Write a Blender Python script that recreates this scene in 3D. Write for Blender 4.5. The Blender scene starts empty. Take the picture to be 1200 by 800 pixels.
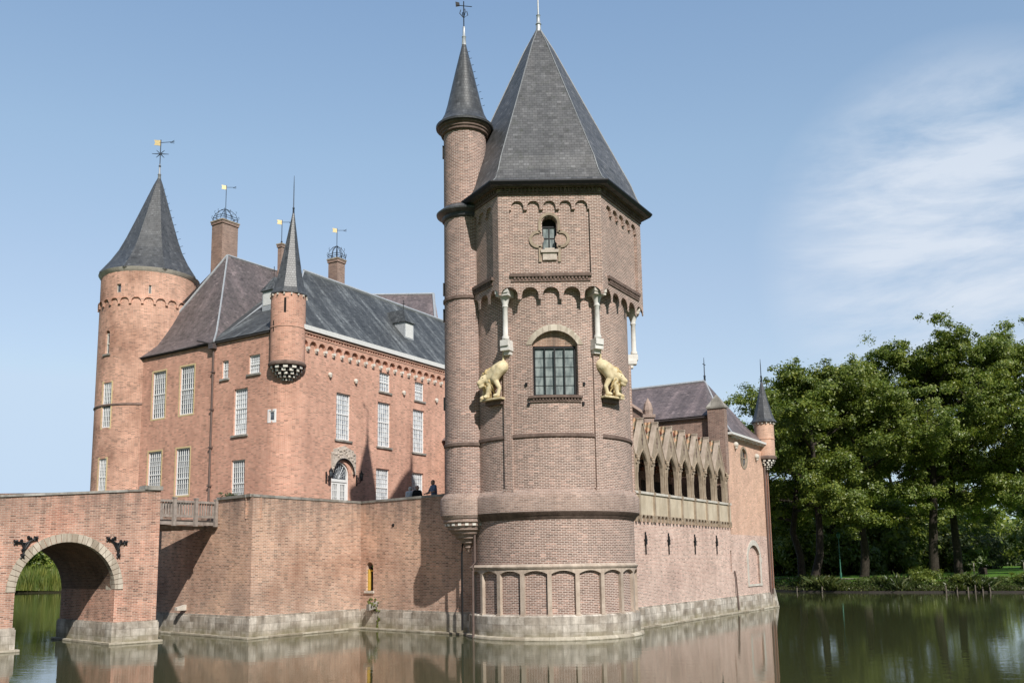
import bpy, bmesh, math, random
from mathutils import Vector, Matrix
from math import sin, cos, pi, sqrt, atan2, radians, hypot
random.seed(7)
scene = bpy.context.scene
COL = scene.collection

# ------------------------------------------------------------------ nodes
def mat(name):
    m = bpy.data.materials.new(name); m.use_nodes = True
    nt = m.node_tree; b = nt.nodes['Principled BSDF']
    return m, nt, b
def N(nt, t, **k):
    n = nt.nodes.new(t)
    for a, v in k.items():
        if a in ('inp',):
            for i, x in v.items(): n.inputs[i].default_value = x
        else: setattr(n, a, v)
    return n
def rgb(c): return (c[0], c[1], c[2], 1)
def ramp(nt, src, stops):
    r = N(nt, 'ShaderNodeValToRGB')
    e = r.color_ramp.elements
    while len(e) < len(stops): e.new(.5)
    for i, (p, c) in enumerate(stops):
        e[i].position = p; e[i].color = rgb(c) if not isinstance(c, (int, float)) else (c, c, c, 1)
    nt.links.new(src, r.inputs[0]); return r.outputs[0]
def mix(nt, a, b, fac, mode='MIX'):
    m = N(nt, 'ShaderNodeMix', data_type='RGBA', blend_type=mode)
    for s, v in ((6, a), (7, b), (0, fac)):
        if hasattr(v, 'links') or hasattr(v, 'is_linked'): nt.links.new(v, m.inputs[s])
        else: m.inputs[s].default_value = rgb(v) if isinstance(v, tuple) else v
    return m.outputs[2]
def noise(nt, vec, scale, detail=4, rough=.6, out=0):
    n = N(nt, 'ShaderNodeTexNoise', inp={'Scale': scale, 'Detail': detail, 'Roughness': rough})
    nt.links.new(vec, n.inputs['Vector']); return n.outputs[out]
def mapping(nt, vec, scale, loc=(0, 0, 0), rot=(0, 0, 0)):
    m = N(nt, 'ShaderNodeMapping'); m.inputs['Scale'].default_value = scale; m.inputs['Location'].default_value = loc
    m.inputs['Rotation'].default_value = rot
    nt.links.new(vec, m.inputs['Vector']); return m.outputs[0]

def brick_mat(name, c1, c2, mortar, dark=.55, patch=(1.18, 1.1, 1.05), bw=.235, bh=.074, msize=.011, stain=.35, headers=None, weather=0.0, wlevel=(1.0, 2.6), joints=.6, patchy=.8, speck=0, lo=(.72, .70, .70), soot=None):
    m, nt, b = mat(name); L = nt.links
    uv = N(nt, 'ShaderNodeUVMap').outputs[0]
    geo = N(nt, 'ShaderNodeNewGeometry').outputs['Position']
    wob = noise(nt, uv, 3, 2, .5, 1)
    wv = N(nt, 'ShaderNodeVectorMath', operation='MULTIPLY_ADD'); L.new(wob, wv.inputs[0]); wv.inputs[1].default_value = (.02, .014, 0); L.new(uv, wv.inputs[2])
    br = N(nt, 'ShaderNodeTexBrick', inp={'Color1': rgb(c1), 'Color2': rgb(c2), 'Mortar': rgb(mortar), 'Scale': 1.0, 'Mortar Size': msize, 'Mortar Smooth': .15, 'Bias': -.1, 'Brick Width': bw, 'Row Height': bh})
    L.new(wv.outputs[0], br.inputs['Vector'])
    col = br.outputs['Color']
    # stray dark and pale bricks: cell noise on the brick grid
    sn = N(nt, 'ShaderNodeTexWhiteNoise', noise_dimensions='2D')
    sc = mapping(nt, uv, (1 / bw, 1 / bh, 1))
    fl = N(nt, 'ShaderNodeVectorMath', operation='FLOOR'); L.new(sc, fl.inputs[0]); L.new(fl.outputs[0], sn.inputs['Vector'])
    v = ramp(nt, sn.outputs['Value'], [(0, dark), (.12, dark + .1), (.16, 1.0), (.86, 1.0), (.93, 1.22), (1, 1.3)])
    if speck: v = ramp(nt, sn.outputs['Value'], [(0, dark), (.28, .82), (.5, 1.0), (.8, 1.12), (.9, 1.5), (1, 1.9)])
    inv = N(nt, 'ShaderNodeMath', operation='SUBTRACT'); inv.inputs[0].default_value = 1; L.new(br.outputs['Fac'], inv.inputs[1])
    col = mix(nt, col, v, mul(nt, inv.outputs[0], .85), 'MULTIPLY')
    # patches of repair, soot and wash
    p = ramp(nt, noise(nt, geo, .33, 5, .65), [(.3, lo), (.5, (1, 1, 1)), (.7, patch)])
    col = mix(nt, col, p, patchy, 'MULTIPLY')
    p2 = ramp(nt, noise(nt, geo, 1.7, 5, .7), [(.3, .78), (.55, 1.0), (.75, 1.12)])
    col = mix(nt, col, p2, .7, 'MULTIPLY')
    st = ramp(nt, noise(nt, mapping(nt, uv, (1.3, .12, 1)), 1.0, 6, .7), [(.35, .55), (.56, 1.0), (1, 1.05)])
    col = mix(nt, col, st, stain, 'MULTIPLY')
    if soot:   # soot and lichen under the coping
        sz_ = N(nt, 'ShaderNodeSeparateXYZ'); L.new(geo, sz_.inputs[0])
        ms = N(nt, 'ShaderNodeMapRange', inp={1: soot[0], 2: soot[1], 3: 0, 4: 1}); L.new(sz_.outputs[2], ms.inputs[0])
        run = ramp(nt, noise(nt, mapping(nt, uv, (1.6, .1, 1)), 1.0, 5, .7), [(.35, 0.0), (.62, 1.0)])
        col = mix(nt, col, (.14, .115, .10), mul(nt, mul(nt, ms.outputs[0], run), soot[2]))
    if weather:
        sx = N(nt, 'ShaderNodeSeparateXYZ'); L.new(geo, sx.inputs[0])
        mr = N(nt, 'ShaderNodeMapRange', inp={1: wlevel[0], 2: wlevel[1], 3: weather, 4: 0}); L.new(sx.outputs[2], mr.inputs[0])
        col = mix(nt, col, (.55, .50, .45), mul(nt, mr.outputs[0], noise(nt, geo, .9, 4, .6)), 'MIX')
    L.new(col, b.inputs['Base Color'])
    b.inputs['Roughness'].default_value = .9; b.inputs['Specular IOR Level'].default_value = .15
    bp = N(nt, 'ShaderNodeBump', invert=True, inp={'Strength': joints, 'Distance': .012}); L.new(br.outputs['Fac'], bp.inputs['Height'])
    bp2 = N(nt, 'ShaderNodeBump', inp={'Strength': .4, 'Distance': .02}); L.new(noise(nt, geo, 9, 4), bp2.inputs['Height']); L.new(bp.outputs[0], bp2.inputs['Normal'])
    L.new(bp2.outputs[0], b.inputs['Normal'])
    return m
def mul(nt, a, b):
    m = N(nt, 'ShaderNodeMath', operation='MULTIPLY')
    for i, v in enumerate((a, b)):
        if isinstance(v, (int, float)): m.inputs[i].default_value = v
        else: nt.links.new(v, m.inputs[i])
    return m.outputs[0]
def stone_mat(name, c1, c2, scale=1.5, bw=0, bh=.3, rough=.85, streak=.5, grime=None):
    m, nt, b = mat(name); L = nt.links
    geo = N(nt, 'ShaderNodeNewGeometry').outputs['Position']
    col = ramp(nt, noise(nt, geo, scale, 6, .7), [(.3, c1), (.62, c2)])
    uv = N(nt, 'ShaderNodeUVMap').outputs[0]
    if bw:
        br = N(nt, 'ShaderNodeTexBrick', inp={'Color1': (1.0, 1.0, 1.0, 1), 'Color2': (.52, .48, .44, 1), 'Mortar': (.5, .49, .47, 1), 'Scale': 1.0, 'Mortar Size': .012, 'Brick Width': bw, 'Row Height': bh, 'Bias': 0.0})
        L.new(uv, br.inputs['Vector']); col = mix(nt, col, br.outputs['Color'], .85, 'MULTIPLY')
    st = ramp(nt, noise(nt, mapping(nt, uv, (2.2, .25, 1)), 1.0, 5, .7), [(.36, .5), (.58, 1.0)])
    col = mix(nt, col, st, streak, 'MULTIPLY')
    if grime:
        sx = N(nt, 'ShaderNodeSeparateXYZ'); L.new(geo, sx.inputs[0])
        mr = N(nt, 'ShaderNodeMapRange', inp={1: grime[0], 2: grime[1], 3: 1, 4: 0}); L.new(sx.outputs[2], mr.inputs[0])
        col = mix(nt, col, grime[2], mul(nt, mr.outputs[0], ramp(nt, noise(nt, geo, 1.3, 4), [(.35, .2), (.65, 1.0)])), 'MIX')
    L.new(col, b.inputs['Base Color']); b.inputs['Roughness'].default_value = rough; b.inputs['Specular IOR Level'].default_value = .2
    bp = N(nt, 'ShaderNodeBump', inp={'Strength': .5, 'Distance': .03}); L.new(noise(nt, geo, 6, 5), bp.inputs['Height']); L.new(bp.outputs[0], b.inputs['Normal'])
    return m
def slate_mat(name, c1, c2, streak=(1.5, 1.45, 1.4), amt=.5, w=.24, h=.16, rough=.5, lichen=0):
    m, nt, b = mat(name); L = nt.links
    uv = N(nt, 'ShaderNodeUVMap').outputs[0]
    geo = N(nt, 'ShaderNodeNewGeometry').outputs['Position']
    br = N(nt, 'ShaderNodeTexBrick', inp={'Color1': rgb(c1), 'Color2': rgb(c2), 'Mortar': rgb(tuple(x * .45 for x in c1)), 'Scale': 1.0, 'Mortar Size': .008, 'Brick Width': w, 'Row Height': h, 'Bias': 0.0})
    L.new(uv, br.inputs['Vector']); col = br.outputs['Color']
    col = mix(nt, col, ramp(nt, noise(nt, mapping(nt, uv, (.9, .13, 1)), 1.0, 6, .72), [(.36, .7), (.5, 1.0), (.64, streak)]), amt, 'MULTIPLY')
    col = mix(nt, col, ramp(nt, noise(nt, geo, 1.2, 5, .7), [(.3, .72), (.6, 1.1)]), .7, 'MULTIPLY')
    sn = N(nt, 'ShaderNodeTexWhiteNoise', noise_dimensions='2D')
    fl = N(nt, 'ShaderNodeVectorMath', operation='FLOOR'); L.new(mapping(nt, uv, (1 / w, 1 / h, 1)), fl.inputs[0]); L.new(fl.outputs[0], sn.inputs['Vector'])
    col = mix(nt, col, ramp(nt, sn.outputs['Value'], [(0, .55), (.12, .9), (.88, 1.05), (1, 1.6)]), .8, 'MULTIPLY')
    if lichen:
        col = mix(nt, col, (.05, .055, .045), mul(nt, ramp(nt, noise(nt, geo, 2.6, 6, .75), [(.55, 0.0), (.66, 1.0)]), lichen))
    L.new(col, b.inputs['Base Color']); b.inputs['Roughness'].default_value = rough; b.inputs['Specular IOR Level'].default_value = .4
    bp = N(nt, 'ShaderNodeBump', invert=True, inp={'Strength': .5, 'Distance': .012}); L.new(br.outputs['Fac'], bp.inputs['Height']); L.new(bp.outputs[0], b.inputs['Normal'])
    return m
def plain(name, c, rough=.6, metal=0, var=.25, scale=8, spec=.4):
    m, nt, b = mat(name)
    geo = N(nt, 'ShaderNodeNewGeometry').outputs['Position']
    col = ramp(nt, noise(nt, geo, scale, 4), [(.3, tuple(x * (1 - var) for x in c)), (.7, tuple(min(1, x * (1 + var * .5)) for x in c))])
    nt.links.new(col, b.inputs['Base Color']); b.inputs['Roughness'].default_value = rough; b.inputs['Metallic'].default_value = metal
    b.inputs['Specular IOR Level'].default_value = spec
    return m
def glass_mat(name, c1, c2, scale=1.1, rough=.12):
    m, nt, b = mat(name)
    uv = N(nt, 'ShaderNodeUVMap').outputs[0]
    col = ramp(nt, noise(nt, mapping(nt, uv, (3, 1, 1)), scale, 4), [(.38, c1), (.6, c2)])
    nt.links.new(col, b.inputs['Base Color']); b.inputs['Roughness'].default_value = rough; b.inputs['Specular IOR Level'].default_value = .6
    return m
def leaf_mat(name, c1, c2, c3, trans=.35):
    m, nt, b = mat(name); L = nt.links
    nt.nodes.remove(b)
    geo = N(nt, 'ShaderNodeNewGeometry')
    rnd = geo.outputs['Random Per Island']
    col = ramp(nt, rnd, [(0, c1), (.55, c2), (1, c3)])
    col = mix(nt, col, ramp(nt, noise(nt, geo.outputs['Position'], .35, 3), [(.32, (.70, .78, .8)), (.68, (1.25, 1.15, .9))]), .8, 'MULTIPLY')
    d = N(nt, 'ShaderNodeBsdfDiffuse'); t = N(nt, 'ShaderNodeBsdfTranslucent'); g = N(nt, 'ShaderNodeBsdfGlossy', inp={'Roughness': .45})
    L.new(col, d.inputs[0]); L.new(mix(nt, col, (1.25, 1.3, .6), 1.0, 'MULTIPLY'), t.inputs[0]); g.inputs[0].default_value = (.5, .5, .5, 1)
    s = N(nt, 'ShaderNodeMixShader', inp={0: trans}); L.new(d.outputs[0], s.inputs[1]); L.new(t.outputs[0], s.inputs[2])
    s2 = N(nt, 'ShaderNodeMixShader', inp={0: .06}); L.new(s.outputs[0], s2.inputs[1]); L.new(g.outputs[0], s2.inputs[2])
    L.new(s2.outputs[0], nt.nodes['Material Output'].inputs[0])
    return m

M = {}
M['brick_house'] = brick_mat('house_brick', (0.690, 0.352, 0.252), (0.590, 0.276, 0.196), (0.72, 0.53, 0.42), dark=.5, stain=.34, patch=(1.12, 1.12, 1.14), patchy=.55)
M['brick_round'] = brick_mat('old_tower_brick', (0.661, 0.347, 0.241), (0.493, 0.241, 0.166), (0.717, 0.560, 0.459), dark=.45, stain=.45, lo=(.66, .62, .60), patch=(1.2, 1.2, 1.2), patchy=1.0)
M['brick_tower'] = brick_mat('grey_brown_brick', (0.322, 0.196, 0.154), (0.202, 0.121, 0.096), (0.64, 0.535, 0.47), dark=.55, speck=1, stain=.2, patch=(1.06, 1.08, 1.1), msize=.014, patchy=.4)
M['brick_turret'] = brick_mat('turret_brick', speck=1, c1=(0.319, 0.193, 0.152), c2=(0.207, 0.123, 0.099), mortar=(0.582, 0.493, 0.448), dark=.6, stain=.2, msize=.013, patchy=.5)
M['brick_bastion'] = brick_mat('bastion_brick', (0.650, 0.389, 0.278), (0.464, 0.249, 0.174), (0.766, 0.626, 0.510), dark=.42, stain=.5, patch=(1.28, 1.26, 1.2), weather=.35, wlevel=(.6, 3.4), lo=(.66, .58, .54), patchy=1.0, soot=(4.6, 6.7, .75))
M['brick_bridge'] = brick_mat('bridge_brick', (0.615, 0.342, 0.249), (0.429, 0.220, 0.162), (0.673, 0.534, 0.441), dark=.42, stain=.7, patch=(1.35, 1.08, 1.0), lo=(.74, .70, .68), soot=(4.9, 6.7, .8))
M['brick_gallery'] = brick_mat('pink_brick', (0.691, 0.464, 0.383), (0.540, 0.329, 0.265), (0.799, 0.680, 0.594), dark=.5, stain=.35, patch=(1.1, 1.12, 1.13), weather=.3, lo=(.78, .74, .74), wlevel=(.8, 3.2))
M['brick_chapel'] = brick_mat('chapel_brick', (0.706, 0.423, 0.300), (0.599, 0.342, 0.235), (0.792, 0.610, 0.492), dark=.7, stain=.3, patch=(1.1, 1.06, 1.02), patchy=.5)
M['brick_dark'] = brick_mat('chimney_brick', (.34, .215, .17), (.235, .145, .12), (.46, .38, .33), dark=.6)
M['brick_red'] = brick_mat('red_arch_brick', (.50, .20, .12), (.40, .15, .09), (.50, .36, .28), dark=.7)
M['plinth'] = stone_mat('plinth_stone', (0.347, 0.299, 0.247), (0.840, 0.772, 0.683), 1.5, bw=.68, bh=.33, streak=.8, grime=(.05, .6, (.20, .18, .105)))
M['stone'] = stone_mat('pale_stone', (.50, .46, .40), (.68, .64, .57), 2, streak=.3)
M['voussoir'] = stone_mat('arch_stone', (.52, .45, .365), (.68, .61, .51), 2.5, bw=.31, bh=5, streak=.2)
M['sandstone'] = stone_mat('yellow_sandstone', (.27, .21, .155), (.43, .35, .265), 2.2, streak=.55)
M['parapet'] = stone_mat('cream_render', (0.498, 0.413, 0.302), (0.636, 0.551, 0.424), .9, streak=.4)
M['pier'] = stone_mat('pier_stone', (.40, .315, .25), (.57, .475, .39), 2.2, streak=.5)
M['coping'] = stone_mat('grey_coping', (.24, .23, .21), (.46, .44, .40), 2, bw=.9, bh=3, streak=.4)
M['wet_ledge'] = stone_mat('ledge_stone', (.46, .41, .32), (.68, .62, .51), 2, bw=1.1, bh=2, streak=.5, grime=(.0, .05, (.09, .08, .045)))
M['ring_stone'] = brick_mat('ring_brick', (.38, .265, .215), (.28, .19, .155), (.53, .45, .40), dark=.7, stain=.45)
M['ring_dark'] = stone_mat('ring_molding', (.13, .09, .075), (.22, .16, .135), 3)
M['slate'] = slate_mat('blue_grey_slate', (.118, .118, .124), (.086, .087, .093), amt=.5, rough=.5, lichen=.75)
M['slate_dark'] = slate_mat('turret_slate', (.092, .096, .103), (.064, .067, .073), amt=.45, rough=.42)
M['slate_grey'] = slate_mat('weathered_slate', (.088, .093, .096), (.06, .064, .067), streak=(3.0, 3.0, 2.95), amt=.8, rough=.55)
M['slate_purple'] = slate_mat('purple_slate', (.165, .136, .135), (.12, .101, .102), streak=(1.8, 1.7, 1.7), amt=.55, rough=.6, lichen=.6)
M['slate_chapel'] = slate_mat('chapel_slate', (.175, .14, .138), (.13, .105, .107), streak=(1.8, 1.75, 1.75), amt=.6, rough=.55)
M['hip_lead'] = plain('dull_lead', (.25, .26, .27), .5, .2, .25)
M['lead'] = plain('lead_flashing', (.46, .48, .50), .45, .2, .25)
M['white'] = plain('white_paint', (.80, .80, .79), .5, 0, .06)
M['gutter'] = plain('white_gutter_paint', (.72, .72, .70), .55, 0, .15)
M['cream_frame'] = plain('cream_frame_paint', (.66, .53, .29), .6, 0, .12)
M['yellow'] = plain('yellow_paint', (.62, .40, .07), .6, 0, .15)
M['pane_light'] = glass_mat('curtained_glass', (.20, .23, .27), (.55, .58, .61), 1.3)
M['pane_dark'] = glass_mat('dark_glass', (.03, .036, .045), (.13, .15, .175), 1.2)
M['pane_lead'] = glass_mat('leaded_glass', (.15, .18, .18), (.30, .34, .33), 1.6)
M['void'] = plain('dark_opening', (.012, .011, .010), .9)
M['iron'] = plain('black_iron', (.018, .018, .02), .5, .3)
M['iron_blue'] = plain('blue_iron', (.045, .06, .085), .5, .3)
M['pipe'] = plain('lead_pipe', (.12, .10, .10), .5, .2)
M['pipe_brown'] = plain('brown_pipe', (.16, .115, .10), .55, .1)
M['gold'] = plain('gilded_metal', (.66, .52, .27), .4, .2)
M['timber'] = stone_mat('grey_timber', (.23, .19, .17), (.40, .345, .305), 5, streak=.5)
M['stake'] = plain('wet_stake_wood', (.16, .135, .11), .85)
M['timber_dark'] = plain('dark_timber', (.05, .042, .038), .8)
M['lion'] = stone_mat('cream_painted_stone', (.56, .44, .25), (.84, .72, .48), 4, streak=.55)
M['lion_mane'] = stone_mat('ochre_painted_stone', (.40, .29, .13), (.66, .51, .27), 6, streak=.4)
M['column'] = stone_mat('white_column_stone', (.62, .60, .56), (.78, .76, .72), 3, streak=.25)
M['carving'] = stone_mat('carved_relief_stone', (.34, .28, .235), (.60, .53, .46), 5, streak=.2)
M['moss'] = plain('moss', (.11, .12, .03), .95, 0, .5)
M['corbel_white'] = plain('white_corbel_brick', (.74, .71, .64), .8)
M['corbel_black'] = plain('black_corbel_brick', (.035, .03, .03), .8)
M['bark'] = stone_mat('oak_bark', (.020, .016, .013), (.062, .050, .040), 3.5, streak=.6)
M['leaf_a'] = leaf_mat('oak_leaves', (.11, .165, .035), (.17, .23, .046), (.27, .30, .075))
M['leaf_b'] = leaf_mat('deep_green_leaves', (.10, .15, .032), (.165, .22, .042), (.28, .31, .065))
M['leaf_c'] = leaf_mat('light_shrub_leaves', (.10, .15, .035), (.15, .21, .05), (.22, .26, .08))
M['leaf_d'] = leaf_mat('grey_green_leaves', (.07, .095, .05), (.10, .13, .065), (.14, .165, .085))
M['reed'] = leaf_mat('reed_blades', (.10, .16, .03), (.17, .22, .05), (.30, .30, .09), .4)
M['grass'] = leaf_mat('bank_grass_blades', (.045, .07, .02), (.08, .115, .03), (.15, .16, .06), .3)
def tile_mat():
    m, nt, b = mat('patterned_tiles'); L = nt.links
    uv = N(nt, 'ShaderNodeUVMap').outputs[0]
    def chk(sx, sy, lx):
        w = N(nt, 'ShaderNodeTexWave', wave_type='BANDS', bands_direction='DIAGONAL', inp={'Scale': .0})
        return w
    mp = mapping(nt, uv, (1, 1, 1), rot=(0, 0, radians(45)))
    c1 = N(nt, 'ShaderNodeTexChecker', inp={'Scale': 2.9, 'Color1': (.34, .11, .045, 1), 'Color2': (.028, .018, .014, 1)}); L.new(mp, c1.inputs[0])
    c2 = N(nt, 'ShaderNodeTexChecker', inp={'Scale': 1.45, 'Color1': (.58, .45, .25, 1), 'Color2': (.05, .03, .02, 1)}); L.new(mapping(nt, uv, (1, 1, 1), (.17, .05, 0), (0, 0, radians(45))), c2.inputs[0])
    col = mix(nt, c2.outputs[0], c1.outputs[0], .62)
    L.new(col, b.inputs['Base Color']); b.inputs['Roughness'].default_value = .55
    w = N(nt, 'ShaderNodeTexWave', wave_type='BANDS', bands_direction='X', inp={'Scale': 1.4}); L.new(uv, w.inputs['Vector'])
    bp = N(nt, 'ShaderNodeBump', inp={'Strength': .8, 'Distance': .06}); L.new(w.outputs['Fac'], bp.inputs['Height']); L.new(bp.outputs[0], b.inputs['Normal'])
    return m
M['tiles'] = tile_mat()

# ------------------------------------------------------------------ mesh builder
def root_loc(o):
    v = Vector((0, 0, 0))
    while o is not None: v = v + Vector(o.location); o = o.parent
    return v
class MB:
    def __init__(s): s.v = []; s.f = []; s.uv = []
    def face(s, pts, uvs=None):
        pts = [Vector(p) for p in pts]
        if uvs is None:
            n = Vector((0, 0, 0))
            for i in range(len(pts)):
                a, b = pts[i], pts[(i + 1) % len(pts)]
                n += Vector(((a.y - b.y) * (a.z + b.z), (a.z - b.z) * (a.x + b.x), (a.x - b.x) * (a.y + b.y)))
            if n.length < 1e-12: return
            n.normalize()
            if abs(n.z) < .985:
                t = Vector((-n.y, n.x, 0)).normalized(); b = n.cross(t)
                uvs = [(p.dot(t), p.dot(b)) for p in pts]
            else: uvs = [(p.x, p.y) for p in pts]
        i = len(s.v); s.v += pts; s.f.append(list(range(i, i + len(pts)))); s.uv += list(uvs)
    def hexa(s, c):   # 8 corners: bottom 0-3 ccw, top 4-7
        for q in ((3, 2, 1, 0), (4, 5, 6, 7), (0, 1, 5, 4), (1, 2, 6, 5), (2, 3, 7, 6), (3, 0, 4, 7)): s.face([c[k] for k in q])
    def box(s, x0, x1, y0, y1, z0, z1):
        s.hexa([(x0, y0, z0), (x1, y0, z0), (x1, y1, z0), (x0, y1, z0), (x0, y0, z1), (x1, y0, z1), (x1, y1, z1), (x0, y1, z1)])
    def mbox(s, F, u0, u1, z0, z1, o0, o1, nu=1):   # box in a wall frame, out from o0 to o1
        for k in range(nu):
            a = u0 + (u1 - u0) * k / nu; b = u0 + (u1 - u0) * (k + 1) / nu
            s.hexa([F(a, z0, o1), F(b, z0, o1), F(b, z0, o0), F(a, z0, o0), F(a, z1, o1), F(b, z1, o1), F(b, z1, o0), F(a, z1, o0)])
    def prism(s, poly, z0, z1, cap=True):
        n = len(poly)
        for i in range(n):
            a, b = poly[i], poly[(i + 1) % n]
            s.face([(a[0], a[1], z0), (b[0], b[1], z0), (b[0], b[1], z1), (a[0], a[1], z1)])
        if cap:
            s.face([(p[0], p[1], z1) for p in poly]); s.face([(p[0], p[1], z0) for p in reversed(poly)])
    def lathe(s, c, prof, n=32, a0=0., a1=2 * pi, lean=0.):
        ln = 0; zb, zt_ = min(z for r, z in prof), max(z for r, z in prof); sh = lambda z: lean * (z - zb) / (zt_ - zb) if lean else 0.; R = max(r for r, z in prof)
        for k in range(len(prof) - 1):
            (r0, z0), (r1, z1) = prof[k], prof[k + 1]
            d = hypot(r1 - r0, z1 - z0)
            for i in range(n):
                t0 = a0 + (a1 - a0) * i / n; t1 = a0 + (a1 - a0) * (i + 1) / n
                P = lambda r, t, z: (c[0] + sh(z) + r * cos(t), c[1] + r * sin(t), z)
                v0, v1 = (z0, z1) if abs(z1 - z0) > .5 * d else (ln, ln + d)
                Rm = R
                pts = [P(r0, t0, z0), P(r0, t1, z0), P(r1, t1, z1), P(r1, t0, z1)]
                uvs = [(Rm * t0, v0), (Rm * t1, v0), (Rm * t1, v1), (Rm * t0, v1)]
                if r1 < 1e-6: pts, uvs = pts[:3], uvs[:3]
                if r0 < 1e-6: pts, uvs = [pts[0], pts[2], pts[3]], [uvs[0], uvs[2], uvs[3]]
                s.face(pts, uvs)
            ln += d
    def tube(s, pts, r, n=6, r1=None):
        pts = [Vector(p) for p in pts]; m = len(pts)
        rings = []
        for i, p in enumerate(pts):
            t = (pts[min(i + 1, m - 1)] - pts[max(i - 1, 0)]).normalized()
            a = t.cross(Vector((0, 0, 1)) if abs(t.z) < .9 else Vector((1, 0, 0))).normalized(); b = t.cross(a)
            rr = r if r1 is None else r + (r1 - r) * i / (m - 1)
            rings.append([p + (a * cos(2 * pi * k / n) + b * sin(2 * pi * k / n)) * rr for k in range(n)])
        ln = 0
        for i in range(m - 1):
            d = (pts[i + 1] - pts[i]).length
            for k in range(n):
                k2 = (k + 1) % n
                u0, u1 = k * 2 * pi * r / n, (k + 1) * 2 * pi * r / n
                s.face([rings[i][k2], rings[i][k], rings[i + 1][k], rings[i + 1][k2]], [(u1, ln), (u0, ln), (u0, ln + d), (u1, ln + d)])
            ln += d
        s.face(rings[0]); s.face(list(reversed(rings[-1])))
    def ball(s, c, r, n=10, sz=1.):
        prof = [(r * sin(pi * k / (n // 2 + 1)) if 0 < k < n // 2 + 1 else 0., c[2] - r * sz * cos(pi * k / (n // 2 + 1))) for k in range(n // 2 + 2)]
        s.lathe(c, prof, n)
    def build(s, name, m, parent=None, smooth=None, kind=None):
        off = root_loc(parent)
        me = bpy.data.meshes.new(name)
        me.from_pydata([v - off for v in s.v], [], s.f)
        uvl = me.uv_layers.new(name='UVMap')
        flat = [x for p in s.uv for x in p]
        uvl.data.foreach_set('uv', flat)
        me.materials.append(m)
        bm = bmesh.new(); bm.from_mesh(me)
        bmesh.ops.remove_doubles(bm, verts=bm.verts, dist=1e-4)
        bm.to_mesh(me); bm.free()
        if smooth:
            me.polygons.foreach_set('use_smooth', [True] * len(me.polygons))
            me.set_sharp_from_angle(angle=radians(smooth))
        me.update()
        o = bpy.data.objects.new(name, me); COL.objects.link(o); o.parent = parent
        if kind: o['kind'] = kind
        return o
def thing(name, label, cat, loc=(0, 0, 0), group=None):
    o = bpy.data.objects.new(name, None); COL.objects.link(o); o.location = loc; o.empty_display_size = .3
    o['label'] = label; o['category'] = cat
    if group: o['group'] = group
    return o
def tag(o, label, cat, group=None):
    o['label'] = label; o['category'] = cat
    if group: o['group'] = group
    return o
def copy_tree(o, parent=None):
    c = o.copy(); COL.objects.link(c)
    if parent is not None: c.parent = parent
    for ch in list(o.children): copy_tree(ch, c)
    return c

# wall frames: F(u, z, out) -> point; u runs to the right seen from outside
def plane(A, d):
    l = hypot(*d); dx, dy = d[0] / l, d[1] / l
    def F(u, z, o=0.): return Vector((A[0] + dx * u + dy * o, A[1] + dy * u - dx * o, z))
    F.step = 1e9; return F
def cyl(C, r):
    def F(u, z, o=0.):
        t = -pi / 2 + u / r
        return Vector((C[0] + (r + o) * cos(t), C[1] + (r + o) * sin(t), z))
    F.step = .35; return F
def between(A, B):
    F = plane(A, (B[0] - A[0], B[1] - A[1])); return F, hypot(B[0] - A[0], B[1] - A[1])

def arch_pts(ua, ub, zs, rise, n=10, pointed=False):
    c = (ua + ub) / 2; w = (ub - ua) / 2; out = []
    for k in range(n + 1):
        if pointed:
            x = -w + 2 * w * k / n; z = zs + sqrt(max(0, 4 * w * w - (abs(x) + w) ** 2)) * rise / (sqrt(3) * w)
        else:
            R = (w * w + rise * rise) / (2 * rise); a = math.asin(min(1, w / R)) if rise <= w else pi / 2
            t = -a + 2 * a * k / n; x = R * sin(t); z = zs + R * cos(t) - (R - rise)
        out.append((c + x, z))
    out[0] = (ua, zs); out[-1] = (ub, zs)
    return out
def wall(mb, F, u0, u1, z0, z1, holes=(), depth=.3, top=None):
    """wall sheet with real openings; holes = (ua, ub, za, zb, rise[, pointed]); zb is the crown"""
    us = {u0, u1}; zs = {z0, z1}
    for h in holes: us |= {h[0], h[1]}; zs |= {h[2], h[3]}
    us = sorted(x for x in us if u0 <= x <= u1); zs = sorted(x for x in zs if z0 <= x <= z1)
    uu = [us[0]]
    for b in us[1:]:
        n = max(1, math.ceil((b - uu[-1]) / F.step)); a = uu[-1]
        uu += [a + (b - a) * (k + 1) / n for k in range(n)]
    for i in range(len(uu) - 1):
        for j in range(len(zs) - 1):
            a, b, c, d = uu[i], uu[i + 1], zs[j], zs[j + 1]; mu, mz = (a + b) / 2, (c + d) / 2
            if any(h[0] < mu < h[1] and h[2] < mz < h[3] for h in holes): continue
            mb.face([F(a, c), F(b, c), F(b, d), F(a, d)], [(a, c), (b, c), (b, d), (a, d)])
    for h in holes:
        ua, ub, za, zb, rise = h[:5]; pt = len(h) > 5
        zsp = zb - rise
        if rise:
            P = arch_pts(ua, ub, zsp, rise, 12, pt)
            for k in range(len(P) - 1):
                (x0, y0), (x1, y1) = P[k], P[k + 1]
                mb.face([F(x0, y0), F(x1, y1), F(x1, zb), F(x0, zb)], [(x0, y0), (x1, y1), (x1, zb), (x0, zb)])
                mb.face([F(x0, y0, -depth), F(x1, y1, -depth), F(x1, y1), F(x0, y0)])
        else: mb.face([F(ua, zb, -depth), F(ub, zb, -depth), F(ub, zb), F(ua, zb)])
        mb.face([F(ua, za), F(ub, za), F(ub, za, -depth), F(ua, za, -depth)])
        mb.face([F(ua, za), F(ua, za, -depth), F(ua, zsp, -depth), F(ua, zsp)])
        mb.face([F(ub, za, -depth), F(ub, za), F(ub, zsp), F(ub, zsp, -depth)])
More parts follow.
